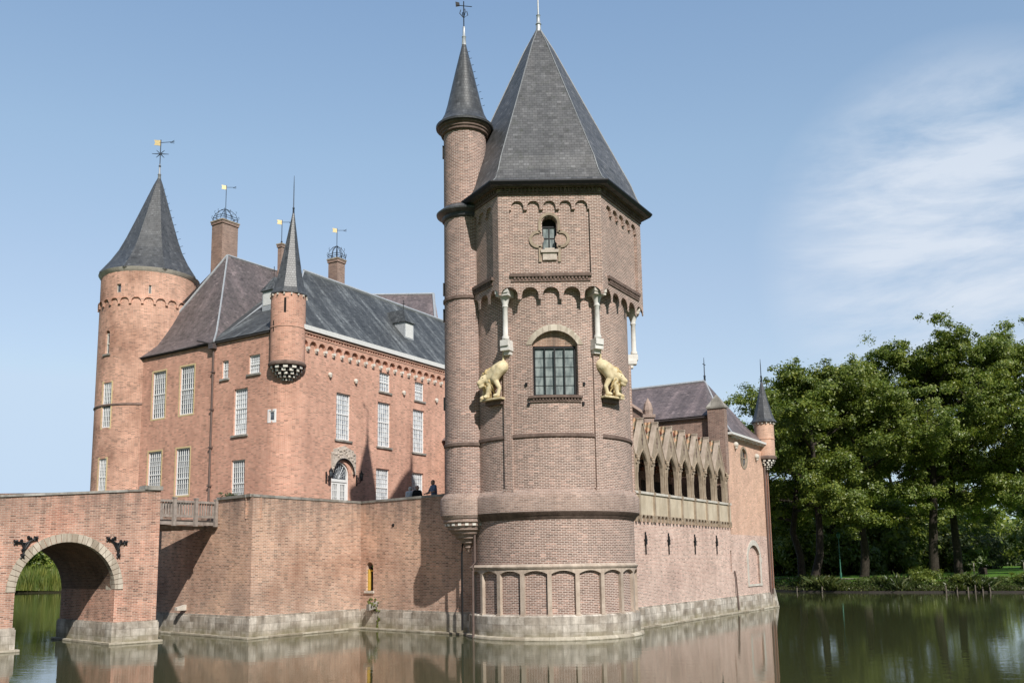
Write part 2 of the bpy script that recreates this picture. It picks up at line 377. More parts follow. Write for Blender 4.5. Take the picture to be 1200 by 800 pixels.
def frieze(mb, F, u0, u1, ztop, zspring, n, out=.12, pier=.3, drop=.16, flat=0.02):
    """row of little round arches on corbels, standing proud of the wall"""
    p = (u1 - u0) / n; a = p * pier / 2; r = p / 2 - a
    for i in range(n):
        s = u0 + i * p
        pts = [(s, zspring - drop), (s + a, zspring - drop), (s + a, zspring)]
        pts += [(s + p / 2 - r * cos(pi * k / 8), zspring + r * sin(pi * k / 8)) for k in range(1, 8)]
        pts += [(s + p - a, zspring), (s + p - a, zspring - drop), (s + p, zspring - drop)]
        for k in range(len(pts) - 1):
            (x0, y0), (x1, y1) = pts[k], pts[k + 1]
            if abs(x1 - x0) > 1e-6:
                mb.face([F(x0, y0, out), F(x1, y1, out), F(x1, ztop, out), F(x0, ztop, out)], [(x0, y0), (x1, y1), (x1, ztop), (x0, ztop)])
            mb.face([F(x0, y0, -.01), F(x1, y1, -.01), F(x1, y1, out), F(x0, y0, out)])
    nn = max(1, math.ceil((u1 - u0) / min(F.step, 1e3)))
    for k in range(nn):
        x0, x1 = u0 + (u1 - u0) * k / nn, u0 + (u1 - u0) * (k + 1) / nn
        mb.face([F(x0, ztop, out), F(x1, ztop, out), F(x1, ztop, -.01), F(x0, ztop, -.01)])
    mb.face([F(u0, zspring - drop, -.01), F(u0, zspring - drop, out), F(u0, ztop, out), F(u0, ztop, -.01)])
    mb.face([F(u1, zspring - drop, out), F(u1, zspring - drop, -.01), F(u1, ztop, -.01), F(u1, ztop, out)])
def corbels(mb, F, u0, u1, z, n, out, h=.16, w=.5):
    p = (u1 - u0) / n
    for i in range(n + 1):
        c = u0 + i * p
        if i in (0, n): continue
        mb.mbox(F, c - p * w / 2, c + p * w / 2, z - h, z, -.01, out)
def window(parent, F, ua, ub, za, zb, nx, ny, transom=.55, depth=.2, pane='pane_light', sill=True, outer=None, bar=.03, rise=0, frame='white', fw=.08, thick=.07, hbar=None):
    mb = MB(); o0, o1 = -depth, -depth + thick
    zs = zb - rise
    mb.mbox(F, ua, ua + fw, za, zs, o0, o1); mb.mbox(F, ub - fw, ub, za, zs, o0, o1)
    mb.mbox(F, ua + fw, ub - fw, za, za + fw, o0, o1)
    if not rise: mb.mbox(F, ua + fw, ub - fw, zb - fw, zb, o0, o1)
    else:
        P = arch_pts(ua, ub, zs, rise, 12); Q = arch_pts(ua + fw, ub - fw, zs, rise - fw, 12)
        for k in range(12):
            a, b, c, d = Q[k], Q[k + 1], P[k + 1], P[k]
            mb.hexa([F(*a, o1), F(*b, o1), F(*b, o0), F(*a, o0), F(*d, o1), F(*c, o1), F(*c, o0), F(*d, o0)])
    W = ub - ua - 2 * fw; H = zb - za - 2 * fw
    b2 = bar / 2
    zt = None
    if transom: zt = za + fw + H * transom; mb.mbox(F, ua + fw, ub - fw, zt - .045, zt + .045, o0, o1 - .003)
    for i in range(1, nx):
        c = ua + fw + W * i / nx; top = zb - fw
        if rise:
            t = (c - (ua + ub) / 2) / ((ub - ua) / 2); top = zs + (rise - fw) * sqrt(max(0, 1 - t * t))
        bb = b2 * (1.5 if (nx % 2 == 0 and i == nx // 2) else 1)
        mb.mbox(F, c - bb, c + bb, za + fw, top, o0, o1 - .02)
    rows = []
    if zt:
        n1 = max(1, round(ny * transom)); n2 = max(1, ny - n1)
        rows = [za + fw + (zt - za - fw) * k / n1 for k in range(1, n1)] + [zt + (zb - fw - zt) * k / n2 for k in range(1, n2)]
    else: rows = [za + fw + H * k / ny for k in range(1, ny)]
    for z in rows: h2 = hbar / 2 if hbar else b2; mb.mbox(F, ua + fw, ub - fw, z - h2, z + h2, o0, o0 + .022 if hbar else o1 - .025)
    w = mb.build('window', M[frame], parent)
    pn = MB()
    if rise:
        P = arch_pts(ua, ub, zs, rise, 12)
        pn.face([F(ua, za, o0 + .012), F(ub, za, o0 + .012)] + [F(x, z, o0 + .012) for x, z in reversed(P)], [(ua, za), (ub, za)] + [(x, z) for x, z in reversed(P)])
    else: pn.face([F(ua, za, o0 + .012), F(ub, za, o0 + .012), F(ub, zb, o0 + .012), F(ua, zb, o0 + .012)], [(ua, za), (ub, za), (ub, zb), (ua, zb)])
    pn.build('pane', M[pane], w)
    if sill:
        sb = MB(); sb.mbox(F, ua - .14, ub + .14, za - .13, za - .004, -depth, .1); sb.build('sill', M['coping'], w)
    if outer:
        ob = MB(); t = .1
        ob.mbox(F, ua - t, ua - .002, za - t, zb + t, -depth, .015); ob.mbox(F, ub + .002, ub + t, za - t, zb + t, -depth, .015)
        ob.mbox(F, ua - .002, ub + .002, zb + .002, zb + t, -depth, .012); ob.mbox(F, ua - .002, ub + .002, za - t, za - .002, -depth, .012)
        ob.build('outer_frame', M[outer], w)
    return w
def spike(parent, c, z0, z1, r=.05, cap=True, m='iron', name='finial'):
    mb = MB(); mb.lathe(c, [(r * 2.2, z0 - .3), (r * 1.6, z0 + .25), (r * 2.4, z0 + .3), (r, z0 + .4), (r * .8, z0 + (z1 - z0) * .7), (r * .35, z1), (0, z1)], 8)
    return mb.build(name, M[m], parent, 40)
def vane(parent, c, z, zt, gold=True, star=False, flip=1, s=1.0, ang=.35):
    """iron rod with a little flag"""
    mb = MB(); mb.tube([(c[0], c[1], z), (c[0], c[1], zt)], .035 * s, 6)
    mb.ball((c[0], c[1], z + .25 * s), .1 * s, 8)
    dx, dy = cos(ang), sin(ang)
    mb.tube([(c[0] - .1 * dx * flip, c[1] - .1 * dy * flip, zt - .25 * s), (c[0] + 1.0 * s * dx * flip, c[1] + 1.0 * s * dy * flip, zt - .12 * s)], .025 * s, 5)
    for k in (-1, 1):
        mb.tube([(c[0] + .7 * s * dx * flip, c[1] + .7 * s * dy * flip, zt - .2 * s), (c[0] + 1.0 * s * dx * flip, c[1] + 1.0 * s * dy * flip, zt - .12 * s + .12 * k * s)], .02 * s, 4)
    if star:
        zc = zt - 1.15 * s
        for k in range(8):
            t = k * pi / 4; L = .62 * s if k % 2 == 0 else .42 * s
            mb.tube([(c[0], c[1], zc), (c[0] + L * cos(t) * dx, c[1] + L * cos(t) * dy, zc + L * sin(t))], .045 * s, 5, .02 * s)
    w = mb.build('weather_vane', M['iron_blue'], parent)
    if gold:
        g = MB(); y0, y1 = zt - .5 * s, zt - .05 * s
        pts = [(0, y0), (.5 * s, y0 + .06 * s), (.42 * s, (y0 + y1) / 2), (.5 * s, y1 + .02), (0, y1)]
        for o in (-.015, .015):
            P = [(c[0] - x * dx * flip - dy * o, c[1] - x * dy * flip + dx * o, z_) for x, z_ in pts]
            g.face(P if o < 0 else list(reversed(P)))
        g.build('flag', M['gold'], w)
    return w
def chimney(parent, F, u0, u1, o0, o1, z0, z1, crown=True, vt=2.6, flip=1, cap=True):
    mb = MB(); mb.mbox(F, u0, u1, z0, z1 - .3, o0, o1); mb.mbox(F, u0 - .06, u1 + .06, z1 - .3, z1 - .1, o0 - .06, o1 + .06)
    ch = mb.build('chimney', M['brick_dark'], parent)
    cb = MB(); cb.mbox(F, u0 - .1, u1 + .1, z1 - .1, z1, o0 - .1, o1 + .1); cb.build('cap', M['sandstone'], ch)
    if crown:
        cb = MB(); c = F((u0 + u1) / 2, z1, (o0 + o1) / 2)
        for i in range(8):
            t = i / 8 * 2 * pi; cx, cy = cos(t), sin(t)
            k = min((u1 - u0) / 2 / max(abs(cx), .01), abs(o1 - o0) / 2 / max(abs(cy), .01)) + .06
            E = lambda f, z: F((u0 + u1) / 2 + cx * k * f, z1 + z, (o0 + o1) / 2 + cy * k * f)
            cb.tube([E(1, 0), E(1, .25), E(.85, .62), E(.5, .92), E(.08, 1.08)], .022, 5)
            cb.tube([E(1, .2), E(1.1, .36), E(1.08, .5), E(1.0, .46)], .018, 4)
            cb.tube([E(.8, .68), E(.9, .86), E(.82, .94)], .015, 4)
        for z, f in ((.2, 1.02), (.38, .98)):
            pts = []
            for i in range(17):
                t = i / 16 * 2 * pi; cx, cy = cos(t), sin(t)
                k = min((u1 - u0) / 2 / max(abs(cx), .01), abs(o1 - o0) / 2 / max(abs(cy), .01)) + .06
                pts.append(F((u0 + u1) / 2 + cx * k * f, z1 + z, (o0 + o1) / 2 + cy * k * f))
            cb.tube(pts, .022, 4)
        cb.build('iron_crown', M['iron_blue'], ch)
        vane(parent, (c.x, c.y), z1 + 0, z1 + vt, True, False, flip, .72)
    return ch
def bartizan(parent, c, r, z_tip, z_bot, z_top, roof_r, z_apex, z_spike, m, checker=True, slits=(), a0=0, lean=0.):
    mb = MB()
    mb.lathe(c, [(r * .98, z_bot), (r, z_bot + .4), (r, z_top)], 28)
    ring_z = z_bot + (z_top - z_bot) * .52
    mb.lathe(c, [(r + .003, ring_z - .04), (r + .035, ring_z - .03), (r + .035, ring_z + .03), (r + .003, ring_z + .04)], 28)
    b = mb.build('corner_turret', m, parent, 40)
    rb = MB(); rb.lathe(c, [(r * .9, z_bot - .16), (r + .08, z_bot - .1), (r + .1, z_bot + .02), (r + .01, z_bot + .14)], 28); rb.build('base_ring', M['ring_dark'], b, 40)
    if checker:
        wh = MB(); bl = MB(); rows = 5; h = (z_bot - .15 - z_tip) / rows
        for j in range(rows):
            z1 = z_bot - .15 - j * h; z0 = z1 - h; rr1 = r * (1 - j / rows) ** .62 * .98; rr0 = r * (1 - (j + 1) / rows) ** .62 * .98
            n = 24
            for k in range(n):
                t0, t1 = 2 * pi * (k + .5 * (j % 2)) / n * 1.0, 2 * pi * (k + 1 + .5 * (j % 2)) / n
                (wh if (k + (j // 1)) % 2 == 0 else bl).lathe(c, [(rr0 + .04, z0), (rr1, z0 + .02), (rr1, z1)] if (k + j) % 2 == 0 else [(rr0, z0), (rr1 * .93, z0 + .02), (rr1 * .93, z1)], 1, t0, t1)
        wh.build('white_corbel', M['corbel_white'], b); bl.build('black_corbel', M['corbel_black'], b)
    rf = MB(); dz = z_apex - z_top
    rf.lathe(c, [(r * .9, z_top - .05), (roof_r, z_top - .02), (roof_r, z_top + .05), (roof_r * .86, z_top + dz * .07), (roof_r * .70, z_top + dz * .2), (roof_r * .42, z_top + dz * .52), (roof_r * .05, z_apex), (0, z_apex + .02)], 8, a0, a0 + 2 * pi, lean)
    rf.build('turret_roof', M['slate_dark'], b)
    cb = MB()
    for k in range(16):
        t = 2 * pi * k / 16
        p = Vector((c[0], c[1], 0)); d = Vector((cos(t), sin(t), 0)); e = Vector((-d.y, d.x, 0))
        q = lambda a, s, z: p + d * a + e * s + Vector((0, 0, z))
        cb.hexa([q(r + .1, -.04, z_top - .17), q(r + .1, .04, z_top - .17), q(r - .01, .04, z_top - .17), q(r - .01, -.04, z_top - .17), q(r + .1, -.04, z_top - .06), q(r + .1, .04, z_top - .06), q(r - .01, .04, z_top - .06), q(r - .01, -.04, z_top - .06)])
    cb.build('eaves_corbel', M['stone'], b)
    spike(b, (c[0] + lean, c[1]), z_apex, z_spike, .035, m='iron_blue')
    if slits:
        sl = MB(); F = cyl(c, r)
        for (u, z0, z1, w) in slits: sl.mbox(F, u - w, u + w, z0, z1, -.05, .004)
        sl.build('slit', M['void'], b)
    return b

# ------------------------------------------------------------------ main hexagonal tower
TC = (1.85, 45.8); DR = 3.85
tower = thing('hexagonal_tower', 'tall grey-brown brick tower with pointed hexagonal slate roof rising from the moat', 'tower', (TC[0], TC[1], 0))
FD = cyl(TC, DR)
mb = MB()
wall(mb, FD, -pi * DR, pi * DR, 6.4, 15.75, [(-.93, 1.17, 10.67, 13.62, .62)], .42)
wall(mb, cyl(TC, 3.85), -pi * 3.85, pi * 3.85, 3.2, 5.5, [], .3)
wall(mb, cyl(TC, 3.76), -pi * 3.76, pi * 3.76, .9, 3.25, [], .3)
drum = mb.build('shaft', M['brick_tower'], tower, 30)
mb = MB(); mb.lathe(TC, [(3.86, 5.18), (3.93, 5.24), (3.98, 5.36), (4.10, 5.44), (4.14, 5.52)], 72); mb.build('molding', M['ring_dark'], drum, 50)
mb = MB(); mb.lathe(TC, [(4.14, 5.52), (4.14, 6.22), (4.10, 6.3), (3.86, 6.52)], 72); mb.build('ring', M['ring_stone'], drum, 50)
mb = MB(); F = cyl(TC, DR)
for zc in (8.88,):
    mb.lathe(TC, [(DR + .002, zc - .1), (DR + .07, zc - .06), (DR + .07, zc + .06), (DR + .002, zc + .1)], 72)
mb.build('string_course', M['ring_dark'], drum)
# blind arcade at the foot
mb = MB(); pc = MB(); FA = cyl(TC, 3.76); st = 3.76 * radians(18.4); n0 = -10
for k in range(20):
    u = -radians(5) * 3.76 + (k - 9) * (2 * pi * 3.76 / 20)
    p = 2 * pi * 3.76 / 20
    pc.mbox(FA, u - .09, u + .09, 1.06, 2.84, -.02, .15)
    pc.mbox(FA, u - .12, u + .12, .98, 1.1, -.02, .19)
    A = arch_pts(u + .09, u + p - .09, 2.82, .14, 8)
    for q in range(8):
        (x0, y0), (x1, y1) = A[q], A[q + 1]
        pc.face([FA(x0, y0, .15), FA(x1, y1, .15), FA(x1, 3.02, .15), FA(x0, 3.02, .15)]); pc.face([FA(x0, y0, -.02), FA(x1, y1, -.02), FA(x1, y1, .15), FA(x0, y0, .15)])
    pc.mbox(FA, u - .09, u + .09, 2.841, 3.02, -.02, .15)
pc.build('blind_arcade', M['pier'], drum)
mb = MB(); mb.lathe(TC, [(3.88, 3.0), (3.96, 3.06), (3.98, 3.14), (3.86, 3.24)], 72); mb.build('cornice', M['pier'], drum, 50)
mb = MB(); mb.lathe(TC, [(4.0, -.8), (4.0, .98), (3.9, 1.06), (3.75, 1.07)], 72); mb.build('plinth', M['plinth'], tower, 40)
mb = MB(); mb.lathe(TC, [(4.0, -.6), (4.17, -.6), (4.17, .04), (4.14, .11), (3.99, .16)], 72); mb.build('waterline_ledge', M['wet_ledge'], tower, 40)
# pilaster strips
for a in (-31, 31, 89):
    mb = MB(); u = radians(a) * DR; mb.mbox(FD, u - .19, u + .19, 6.45, 12.7, -.02, .12)
    mb.mbox(FD, u - .25, u + .25, 6.40, 6.56, -.02, .16)
    mb.build('pilaster', M['brick_tower'], drum)
# window in the drum
w = window(tower, FD, -.93, 1.17, 10.67, 12.96, 4, 5, transom=0, depth=.34, pane='pane_lead', sill=False, frame='iron', fw=.09, bar=.05, thick=.09, hbar=.009)
tb = MB(); P = arch_pts(-.93, 1.17, 13.0, .62, 12); o = -.2
tb.face([FD(-.93, 12.97, o), FD(1.17, 12.97, o)] + [FD(x, z, o) for x, z in reversed(P)]); tb.build('tympanum', M['brick_bastion'], w)
ab = MB(); P = arch_pts(-.93, 1.17, 13.0, .62, 12); Q = arch_pts(-1.2, 1.44, 13.0, .9, 12)
for k in range(12):
    a, b, c, d = P[k], P[k + 1], Q[k + 1], Q[k]
    ab.hexa([FD(*a, .03), FD(*b, .03), FD(*b, -.03), FD(*a, -.03), FD(*d, .03), FD(*c, .03), FD(*c, -.03), FD(*d, -.03)])
ab.build('brick_arch', M['voussoir'], w)
sb = MB(); sb.mbox(FD, -1.08, 1.32, 10.55, 10.66, -.2, .14, 6); corbels(sb, FD, -1.0, 1.24, 10.55, 16, .09, .1); sb.mbox(FD, -1.02, 1.26, 10.36, 10.445, -.02, .06, 6)
sb.build('sill', M['ring_dark'], w)
for (u, z) in ((-1.2, 11.2), (1.42, 11.2), (-1.1, 10.3), (1.36, 10.3)):
    ir = MB(); ir.mbox(FD, u - .05, u + .05, z - .07, z + .07, 0, .08); ir.build('iron_hook', M['iron'], w)
# columns and capitals carrying the hexagon
for a in (-30, 30, 90):
    t = radians(a - 90); c = (TC[0] + 4.17 * cos(t), TC[1] + 4.17 * sin(t))
    cb = MB(); cb.lathe(c, [(.12, 13.25), (.165, 13.3), (.165, 13.4), (.12, 13.47), (.112, 14.75), (.15, 14.8), (.12, 14.88), (.18, 15.1), (.24, 15.26)], 14)
    col = cb.build('column', M['column'], tower, 40)
    kb = MB(); F = cyl(TC, 3.8); u = radians(a) * 3.8
    kb.mbox(F, u - .18, u + .18, 12.98, 13.25, 0, .54); kb.mbox(F, u - .2, u + .2, 12.78, 12.98, 0, .48); kb.mbox(F, u - .15, u + .15, 12.6, 12.78, 0, .3)
    kb.build('base_block', M['column'], col)
    cp = MB(); cp.mbox(F, u - .27, u + .27, 15.26, 15.38, 0, .68); cp.mbox(F, u - .28, u + .28, 15.38, 15.54, 0, .72); cp.build('capital', M['column' if a == -30 else 'stone'], col)
# hexagonal storey
HR = 4.7; hc = []
for k in range(6):
    t = radians(-90 - 30 + 60 * k); hc.append((TC[0] + HR * cos(t), TC[1] + HR * sin(t)))
hx = MB(); fz = MB(); lg = MB()
for k in range(6):
    F, Lh = between(hc[k], hc[(k + 1) % 6])
    m0, m1 = .52, Lh - .52
    holes = [(m0, m1, 16.2, 19.82, 0)]
    wall(hx, F, 0, Lh, 15.55, 20.3, holes, .13)
    G_ = plane(F(0, 0, -.13).to_2d(), (F(1, 0) - F(0, 0)).to_2d())
    inner = []
    if k == 0:
        c = Lh / 2 - .02
        inner = [(c - .33, c + .33, 17.35, 18.95, .3)]
    wall(hx, G_, m0, m1, 16.2, 19.82, inner, .4)
    frieze(fz, G_, m0, m1, 19.82, 19.38, 5, .125, .22, .14)
    frieze(fz, F, .0, Lh, 15.55, 15.22, 5 if k else 5, .0, .2, .0)
    corbels(fz, F, .0, Lh, 15.22, 5, .0, .2, .2)
    lg.mbox(F, m0 - .02, m1 + .02, 16.06, 16.2, -.12, .11); lg.mbox(F, m0 + .04, m1 - .04, 15.83, 15.92, -.02, .05)
    corbels(lg, F, m0 + .04, m1 - .04, 16.06, 22, .08, .14, .5)
    lg.mbox(F, -.02, Lh + .02, 19.95, 20.05, -.02, .06); corbels(lg, F, 0, Lh, 20.24, 26, .12, .19, .5); lg.mbox(F, -.06, Lh + .06, 20.24, 20.33, -.02, .2)
hx.face([(p[0], p[1], 15.56) for p in reversed(hc)]); hx.face([(p[0], p[1], 20.31) for p in hc])
hexa_ = hx.build('hexagonal_storey', M['brick_tower'], tower)
fz.build('arched_frieze', M['brick_tower'], hexa_)
lg.build('corbelled_ledge', M['ring_dark'], hexa_)
# backing behind the arches so that the space under the hexagon reads dark
# trefoil recess
F, Lh = between(hc[0], hc[1]); F = plane(F(0, 0, -.13).to_2d(), (F(1, 0) - F(0, 0)).to_2d()); c = Lh / 2 - .02
tf = MB()
def ringarc(mbx, F, cu, cz, r0, r1, t0, t1, o0, o1, n=12):
    for k in range(n):
        a, b = t0 + (t1 - t0) * k / n, t0 + (t1 - t0) * (k + 1) / n
        P = lambda r, t, o: F(cu + r * cos(t), cz + r * sin(t), o)
        q = [P(r0, b, o1), P(r0, a, o1), P(r0, a, o0), P(r0, b, o0), P(r1, b, o1), P(r1, a, o1), P(r1, a, o0), P(r1, b, o0)]
        mbx.hexa(q)
ringarc(tf, F, c, 18.62, .37, .50, 0, pi, -.02, .07)
tf.mbox(F, c - .5, c - .37, 18.18, 18.62, -.02, .07); tf.mbox(F, c + .37, c + .5, 18.18, 18.62, -.02, .07)
ringarc(tf, F, c - .52, 17.85, .28, .41, radians(75), radians(300), -.02, .07)
ringarc(tf, F, c + .52, 17.85, .28, .41, radians(-120), radians(105), -.02, .07)
tf.mbox(F, c - .5, c - .38, 16.78, 17.52, -.02, .07); tf.mbox(F, c + .38, c + .5, 16.78, 17.52, -.02, .07)
tfo = tf.build('trefoil_surround', M['sandstone'], hexa_)
cb = MB(); cb.mbox(F, c - .40, c + .40, 17.2, 17.34, -.02, .16); cb.mbox(F, c - .32, c + .32, 16.86, 17.2, -.02, .09); cb.mbox(F, c - .22, c + .22, 17.34, 17.42, -.02, .1)
cb.build('carved_sill', M['carving'], hexa_)
for s in (-1, 1):
    sd = MB()
    pts = [F(c + s * .52 + .275 * cos(t / 12 * 2 * pi), 17.85 + .275 * sin(t / 12 * 2 * pi), .012) for t in range(12)]
    sd.face(pts); sd.build('trefoil_lobe', M['ring_stone'], hexa_)
window(hexa_, F, c - .33, c + .33, 17.42, 18.55, 2, 2, transom=0, depth=.3, pane='pane_lead', sill=False, frame='iron', fw=.06, bar=.04)
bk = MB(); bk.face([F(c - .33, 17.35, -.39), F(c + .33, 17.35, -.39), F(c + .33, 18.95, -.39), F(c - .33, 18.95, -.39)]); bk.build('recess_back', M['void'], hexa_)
# roof
rb = MB(); off = radians(-120)
ER = 5.22
AP = (TC[0] - .17, TC[1])
def hexring(R, z, f=0.): return [Vector((TC[0] + (AP[0] - TC[0]) * f + R * cos(off + k * pi / 3), TC[1] + R * sin(off + k * pi / 3), z)) for k in range(6)]
prof = [(4.6, 20.26, 0), (ER, 20.3, 0), (ER, 20.40, 0), (4.86, 20.72, 0.), (4.58, 21.25, .05), (4.3, 22.0, .1), (2.55, 25.6, .5), (.75, 29.35, .92), (.07, 30.55, 1)]
for k in range(len(prof) - 1):
    A, B = hexring(*prof[k]), hexring(*prof[k + 1])
    for i in range(6):
        j = (i + 1) % 6
        rb.face([A[i], A[j], B[j], B[i]])
roof = rb.build('roof', M['slate'], tower)
rd = MB()
for i in range(6):
    pts = [hexring(R + .01, z, f)[i] for R, z, f in prof[2:]]
    rd.tube(pts, .03, 5)
rd.build('hip_flashing', M['hip_lead'], roof)
gb = MB()
A, B = hexring(ER + .01, 20.27), hexring(ER + .12, 20.40); C_ = hexring(ER + .12, 20.46); D_ = hexring(ER - .1, 20.47)
for (P, Q) in ((A, B), (B, C_), (C_, D_)):
    for i in range(6):
        j = (i + 1) % 6; gb.face([P[i], P[j], Q[j], Q[i]])
gb.build('gutter', M['iron'], roof)
mb = MB(); mb.lathe(AP, [(.16, 30.2), (.12, 30.75), (.16, 30.8), (.10, 30.9), (.09, 31.25), (.12, 31.3), (.05, 31.35), (.035, 33.6), (0, 33.7)], 10); mb.build('finial', M['lead'], roof, 40)
# drainpipe where tower meets turret
mb = MB(); FP = cyl(TC, 3.95); u = radians(-66) * 3.95
mb.tube([FP(u, 20.0, .7), FP(u, 19.6, .1), FP(u, 15.6, .1), FP(u, 6.7, .0), FP(u, 6.4, .3), FP(u, 5.5, .3), FP(u, 5.1, .05), FP(u, 3.4, .05), FP(u + .12, 3.2, .2), FP(u + .12, 3.0, .2), FP(u + .12, -.2, .2)], .055, 8)
for z in (18, 16, 14, 12, 10, 8): mb.mbox(FP, u - .09, u + .09, z, z + .08, -.1, .17)
mb.build('drainpipe', M['pipe_brown'], tower, 40)

# ------------------------------------------------------------------ stair turret
SC = (-2.13, 44.75)
st_ = thing('stair_turret', 'slender round brick stair turret with conical slate roof, left of the hexagonal tower', 'turret', (SC[0], SC[1], 4))
mb = MB(); wall(mb, cyl(SC, 1.045), -pi * 1.045, pi * 1.045, 6.3, 24.62, []); sh = mb.build('shaft', M['brick_turret'], st_, 40)
mb = MB(); mb.lathe(SC, [(1.28, 5.5), (1.28, 6.2), (1.25, 6.3), (1.08, 6.5)], 40); mb.build('ring', M['ring_stone'], sh, 40)
mb = MB(); mb.lathe(SC, [(.04, 3.85), (.12, 4.0), (.18, 4.04), (.22, 4.2), (.36, 4.26), (.42, 4.4), (.56, 4.46), (.62, 4.6), (.76, 4.66), (.82, 4.78), (.93, 4.84), (.97, 4.98), (1.05, 5.02), (1.06, 5.14), (1.15, 5.2), (1.15, 5.34), (1.2, 5.36), (1.28, 5.5)], 40)
cbl = mb.build('corbel_base', M['ring_stone'], st_, 30)
F = cyl(SC, 1.0)
for k in range(20):
    mb = MB(); u = k / 20 * 2 * pi; mb.mbox(F, u - .07, u + .07, 5.03, 5.13, -.05, .085); mb.build('white_block', M['corbel_white'], cbl)
for z in (8.75, 15.75):
    mb = MB(); mb.lathe(SC, [(1.046, z - .1), (1.11, z - .06), (1.11, z + .06), (1.046, z + .1)], 40); mb.build('string_course', M['ring_dark'], sh)
mb = MB(); mb.lathe(SC, [(1.08, 19.72), (1.15, 19.8), (1.15, 19.92), (1.40, 20.05), (1.42, 20.12), (1.09, 20.4)], 40); mb.build('skirt_roof', M['slate_dark'], sh, 40)
mb = MB(); mb.lathe(SC, [(1.08, 24.15), (1.16, 24.2), (1.16, 24.3), (1.22, 24.34), (1.22, 24.44), (1.3, 24.48), (1.3, 24.6)], 40); mb.build('cornice', M['ring_dark'], sh, 50)
mb = MB(); mb.lathe(SC, [(1.2, 24.55), (1.42, 24.58), (1.43, 24.68), (1.2, 24.9), (1.0, 25.3), (.86, 25.8), (.46, 27.6), (.05, 29.35), (0, 29.36)], 36)
rf = mb.build('roof', M['slate_dark'], st_, 50)
mb = MB(); mb.lathe(SC, [(.12, 29.1), (.09, 29.5), (.12, 29.55), (.07, 29.62), (.06, 30.1), (.03, 30.12)], 8); mb.build('lead_cap', M['lead'], rf, 40)
mb = MB(); mb.tube([(SC[0], SC[1], 30.1), (SC[0], SC[1], 31.5)], .03, 6)
for k in range(4):
    t = k * pi / 2 + .4
    mb.tube([(SC[0], SC[1], 30.6), (SC[0] + .22 * cos(t), SC[1] + .22 * sin(t), 30.8), (SC[0] + .16 * cos(t), SC[1] + .16 * sin(t), 31.0)], .022, 5)
mb.tube([(SC[0] - .38, SC[1], 31.3), (SC[0] + .42, SC[1], 31.2)], .02, 5)
mb.face([(SC[0] - .4, SC[1], 31.2), (SC[0] - .2, SC[1], 31.24), (SC[0] - .22, SC[1], 31.45), (SC[0] - .42, SC[1], 31.5)])
mb.build('weather_vane', M['iron'], rf)
for k in range(9):   # roof hooks along the cone
    mb = MB(); f = k / 9; t = radians(-5); r = .9 - .8 * f; z = 25.8 + 3.3 * f
    mb.tube([(SC[0] + r * cos(t), SC[1] + r * sin(t), z), (SC[0] + (r + .12) * cos(t), SC[1] + (r + .12) * sin(t), z + .03)], .012, 4); mb.build('roof_hook', M['iron'], rf)
mb = MB(); mb.tube([(SC[0] - .25, SC[1] - .15, 4.2), (SC[0] - .3, SC[1] + .1, 3.8), (SC[0] - .3, SC[1] + .1, .3)], .05, 8); mb.build('drainpipe', M['iron'], st_, 40)
F = cyl(SC, 1.045)
for z in (23.4, 16.4, 15.1, 10.8):
    mb = MB(); u = radians(-88) * 1.045; mb.mbox(F, u - .12, u + .12, z - .3, z + .3, -.02, .07); mb.build('iron_bracket', M['iron'], sh)

# ------------------------------------------------------------------ moulded figures (capsules fused into one skin)
def skin_mesh(name, caps, voxel, m, parent=None, smooth_iter=4, loc=(0, 0, 0), mats=None):
    bm = bmesh.new()
    for (p, q, r0, r1) in caps:
        p, q = Vector(p), Vector(q)
        for c, r in ((p, r0), (q, r1)):
            bmesh.ops.create_icosphere(bm, subdivisions=2, radius=r, matrix=Matrix.Translation(c))
        d = q - p
        if d.length > 1e-4:
            rot = d.to_track_quat('Z', 'Y').to_matrix().to_4x4()
            bmesh.ops.create_cone(bm, cap_ends=True, segments=14, radius1=r0, radius2=r1, depth=d.length, matrix=Matrix.Translation((p + q) / 2) @ rot)
    me = bpy.data.meshes.new(name); bm.to_mesh(me); bm.free()
    o = bpy.data.objects.new(name, me); COL.objects.link(o)
    md = o.modifiers.new('r', 'REMESH'); md.mode = 'VOXEL'; md.voxel_size = voxel
    if smooth_iter:
        sm = o.modifiers.new('s', 'SMOOTH'); sm.iterations = smooth_iter; sm.factor = .5
    bpy.context.view_layer.update()
    ev = o.evaluated_get(bpy.context.evaluated_depsgraph_get())
    new = bpy.data.meshes.new_from_object(ev)
    o.modifiers.clear(); old = o.data; o.data = new; bpy.data.meshes.remove(old)
    new.polygons.foreach_set('use_smooth', [True] * len(new.polygons))
    new.materials.clear(); new.materials.append(m)
    o.parent = parent; o.location = loc
    return o
